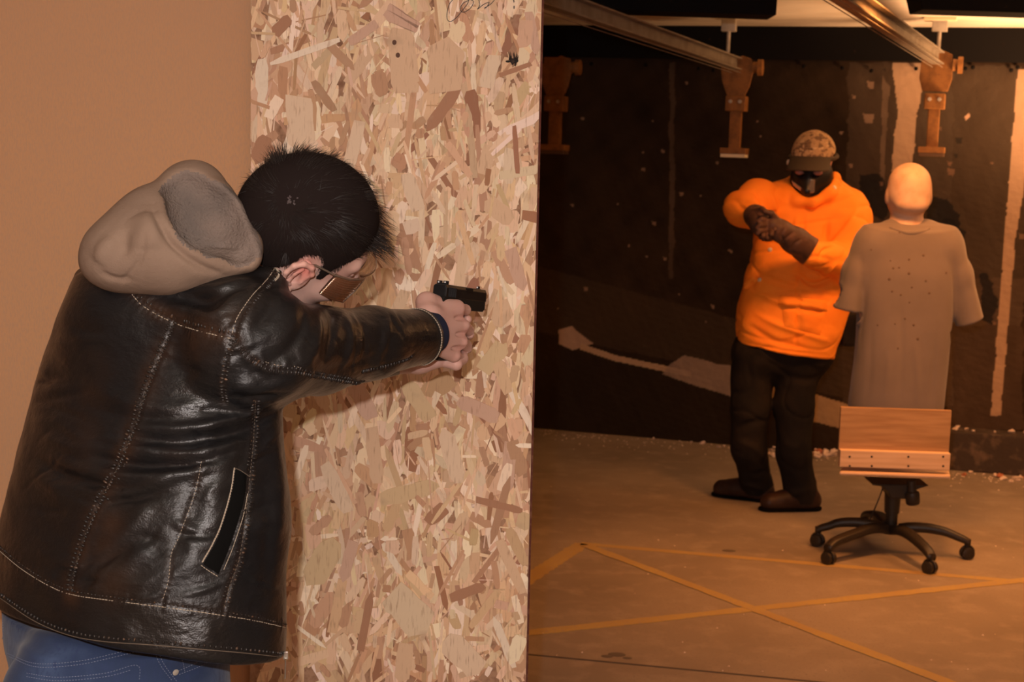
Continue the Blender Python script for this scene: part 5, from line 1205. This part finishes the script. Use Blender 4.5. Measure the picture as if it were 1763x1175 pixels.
flap([(1342, 508), (1424, 517), (1424, 536), (1340, 524)], 'pocket_flap', .022); flap([(1346, 528), (1420, 538), (1412, 578), (1350, 562)], 'pocket', .014); flap([(1284, 490), (1302, 474), (1306, 484), (1284, 502)], 'pocket_flap', .022)
for x, y in ((1437, 323), (1308, 482), (1326, 430)):
    a, b = cast(bvc, x, y)
    if a is not None: mb = MB(); mb.lathe(a-b*.001, b, [(0, .010), (.004, .010), (.006, .006), (.0062, .0001)], 14); mb.make('snap_button', M_pale, coat, True)
# trousers
Ft = Field((.9, 6.7, .03), (2.0, 7.5, .95), .0075)
Ft.seg(P(1312, 606, MD), P(1388, 606, MD), .135, k=.05)
Ft.chain(p7([(1298, 610), (1291, 700, 7.1), (1289, 770, 7.12)])+[fL+np.array([.0, .02, .05])], [.108, .090, .082, .078], k=.03)
Ft.chain(p7([(1378, 615), (1368, 700, 7.07), (1366, 780, 7.05)])+[fR+np.array([-.015, .015, .045])], [.108, .090, .078, .078], k=.03)
Ft.plane((0, 0, .022), (0, 0, -1))
V, Q = Ft.mesh(); V = relax(V, Q, 2); N = vnormals(V, Q); V += N*(vnoise(V*[1, 1, 1.5], 18, 71)*.007-np.exp(-(vnoise(V*[.8, 1, 1.5], 14, 73)/.07)**2)*.005)[:, None]; bv = bvh(V, Q)
for pts, am in (([(1265, 740), (1290, 730), (1315, 725)], -.012), ([(1265, 760), (1295, 770), (1318, 790)], .01), ([(1262, 800), (1290, 815), (1318, 815)], -.008), ([(1360, 650), (1390, 655), (1408, 650)], -.012), ([(1340, 840), (1365, 850), (1390, 845)], .01), ([(1262, 830), (1290, 836), (1316, 845)], .01), ([(1345, 760), (1365, 770), (1390, 760)], .006)):
    c, _n = project(bv, pts, 16)
    if len(c) > 3: crease(V, N, c, am, .018)
mesh_obj('trousers', V, Q, M_trs, man)
# boots
for g, toe, ba in ((fL, Pz(1228, 853, 0), .0), (fR, Pz(1308, 880, 0), .0)):
    d = nrm(toe-g); L_ = .23; g = np.array([g[0], g[1], 0.]); Fz = Field(g-np.array([.4, .3, .0]), g+np.array([.2, .3, .2]), .006)
    Fz.seg(g-d*.03+up*.045, g+d*(L_-.05)+up*.038, .05, .044, k=.03).seg(g+up*.05, g+up*.13, .055, .05, k=.03).seg(g+d*.05+up*.07, g+d*.12+up*.05, .045, .04, k=.03); Fz.plane(g+up*.012, (0, 0, -1)); V, Q = Fz.mesh(); b_ = mesh_obj('boot', V, Q, M_boot, man)
    Fz = Field(g-np.array([.4, .3, .01]), g+np.array([.2, .3, .05]), .006); Fz.seg(g-d*.03+up*.012, g+d*(L_-.045)+up*.012, .054, .047, k=.01, flat=((0, 0, 1), .99)); Fz.plane(g+up*.016, (0, 0, 1)); Fz.plane(g+up*.001, (0, 0, -1)); V, Q = Fz.mesh(); mesh_obj('sole', V, Q, M_suede, b_)
    c = g+d*.085+up*.098; mb = MB(); sd = np.array([-d[1], d[0], 0])
    for i in range(4): q = g+d*(.05+.022*i)+up*(.118-.012*i); mb.tube([q-sd*.022, q+up*.006, q+sd*.022], .003, 6)
    mb.make('lace', M_suede, b_, True)
# gloves
def glove(pts, rs, fingers, thumb, fold, r=.0125, cut=None):
    al = [q for q in pts]+[q for f in fingers for q in f]; lo = np.min(al, 0)-.09; hi = np.max(al, 0)+.09
    F = Field(lo, hi, .0035); F.chain(pts, rs, k=.02)
    for f in fingers: F.chain(f, [r, r*.95, r*.88, r*.75][:len(f)], k=.004)
    F.chain(thumb, [r*1.2, r, r*.85], k=.006)
    if cut is not None: cutlocal(F, cut[0], cut[1], .1)
    V, Q = F.mesh(); V = relax(V, Q, 2); N = vnormals(V, Q); V += N*(vnoise(V, 60, 81)*.003)[:, None]; bv = bvh(V, Q)
    for c in fold:
        c, _n = project(bv, c, 12)
        if len(c) > 3: crease(V, N, c, -.006, .007)
    return mesh_obj('glove', V, Q, M_glove, man)
# his left arm's long glove, coming in from the right
gl1 = glove(p7([(1393, 432, 6.75), (1368, 414, 6.70), (1344, 398, 6.66), (1330, 388, 6.65)]), [.066, .058, .046, .042],
      [p7([(1322, 380, 6.64), (1312, 378, 6.62), (1306, 382, 6.62)]), p7([(1320, 388, 6.63), (1308, 388, 6.60), (1303, 393, 6.60)]), p7([(1320, 396, 6.63), (1308, 398, 6.60), (1304, 402, 6.60)]), p7([(1324, 404, 6.64), (1314, 407, 6.61), (1310, 409, 6.62)])],
      p7([(1338, 380, 6.64), (1328, 368, 6.62), (1316, 364, 6.62)]), [[(1352, 392), (1345, 405), (1350, 420)], [(1366, 400), (1352, 412), (1346, 420)], [(1380, 412), (1368, 420), (1360, 434)]], cut=(P(1397, 433, 6.75), (.8, -.1, -.45)))
gl2 = glove(p7([(1300, 372, 6.77), (1312, 385, 6.70), (1322, 398, 6.68)]), [.052, .052, .046],
      [p7([(1326, 384, 6.67), (1333, 388, 6.63), (1334, 396, 6.61)]), p7([(1322, 392, 6.66), (1328, 397, 6.62), (1328, 404, 6.60)]), p7([(1316, 398, 6.66), (1321, 404, 6.62), (1321, 410, 6.61)]), p7([(1308, 400, 6.67), (1312, 408, 6.64), (1314, 412, 6.63)])],
      p7([(1300, 365, 6.72), (1312, 360, 6.68), (1322, 366, 6.65)]), [[(1300, 366), (1306, 380), (1302, 392)]])
mb = MB()
for x, y in ((1395, 412), (1399, 424)): a = P(x, y, 6.70); mb.box(a, (.02, .012, .012), None, .003)
mb.tube([P(1370, 396, 6.66), P(1384, 408, 6.66), P(1396, 414, 6.69)], .004, 8); mb.make('wrist_strap', M_suede, gl1)
# belt pouch behind
mb = MB(); mb.box(P(1461, 568, MD+.02), (.07, .10, .15), None, .015); mb.make('belt_pouch', M_trs, man)
# mask, visor, cap
Fm_ = Field((-.12, -.13, -.20), (.12, .17, .08), .004)
Fm_.ell((0, .030, -.055), (.086, .092, .098), k=.02).seg((0, .10, -.06), (0, .125, -.085), .030, .026, k=.03).ell((0, .07, -.12), (.055, .05, .045), k=.03)
for s in (-1, 1): Fm_.ell((s*.036, .122, -.018), (.024, .045, .014), np.array([nrm((1, 0, .45*s)), [0, 1., 0], nrm((-.45*s, 0, 1))]), k=.004, mode='cut')
Fm_.plane((0, 0, .030), (0, .2, 1)); Fm_.plane((0, -.05, 0), (0, -1, 0))
V, Q = Fm_.mesh(); V = relax(V, Q, 1); mask = mesh_obj('face_mask', hm(V), Q, M_mask, man)
M_facelet = mat('eye_opening_skin', (.42, .19, .14), .5)
for s in (-1, 1):
    mb = MB(); mb.ball(hm((s*.036, .094, -.018)), (.022, .018, .013), MR, 14, 9); mb.make('eye_area', M_facelet, mask, True)
mb = MB(); mb.prism([(-.018, .030), (.0, .034), (.010, .0), (.012, -.034), (-.016, -.030)], hm((-.018, .140, -.062)), np.array([nrm(Rm+Fm*.3), Um, Fm]), .010, .004); mb.prism([(-.006, -.030), (.040, -.004), (.050, .022), (.022, .006), (-.010, -.012)], hm((.024, .132, -.064)), np.array([nrm(Rm-Fm*.35), Um, Fm]), .010, .004); mb.make('silver_visor_plate', M_visor, mask)  # silver shapes at the nose of the mask
M_camo = mat('camouflage_cloth', (.48, .33, .19), .85, .2, noise=[(28, (.20, .13, .08), .50, .56), (60, (.60, .45, .28), .56, .62), (45, (.10, .07, .05), .60, .66, (1, 1, 3))]); M_brim = mat('dark_cap_brim', (.055, .042, .028), .8)
Fp = Field((-.13, -.15, -.06), (.13, .15, .16), .004); Fp.ell((0, -.010, .028), (.090, .108, .100), k=.01); Fp.plane((0, 0, .036), (0, -.25, -1), .006)
V, Q = Fp.mesh(); V = relax(V, Q, 2); cap = mesh_obj('cap', hm(V), Q, M_camo, man)
V = []; F = []
for sg in (0, 1):
    for i in range(25):
        a = (i/24-.5)*2*1.25
        for j in range(8):
            r = j/7; y = .060*math.cos(a)+.02+(.045+.035*math.cos(a))*r*1.15; x = math.sin(a)*(.086+.004*r); V.append(hm((x, y+.01, .050-.034*r-.018*(x/.09)**2-.004*sg)))
for i in range(24):
    for j in range(7): q = i*8+j; F.append([q, q+1, q+9, q+8]); F.append([200+q, 200+q+8, 200+q+9, 200+q+1])
for i in range(24): q = i*8+7; F.append([q, q+200, q+208, q+8])
mesh_obj('brim', V, F, M_brim, cap)
mb = MB()
for a in np.linspace(-1.2, 4.3, 40)[:-1]: pass
mb.tube([hm((math.sin(a)*.0925, -.01+math.cos(a)*.108, .020+.010*math.cos(a))) for a in np.linspace(0, 2*math.pi, 41)[:-1]], .010, 8, True); mb.make('mask_strap', M_brim, mask, True)
mb = MB(); q = hm((.096, .02, .0)); mb.ball(q, (.010, .012, .014), MR); mb.make('strap_buckle', M_pale, mask, True)
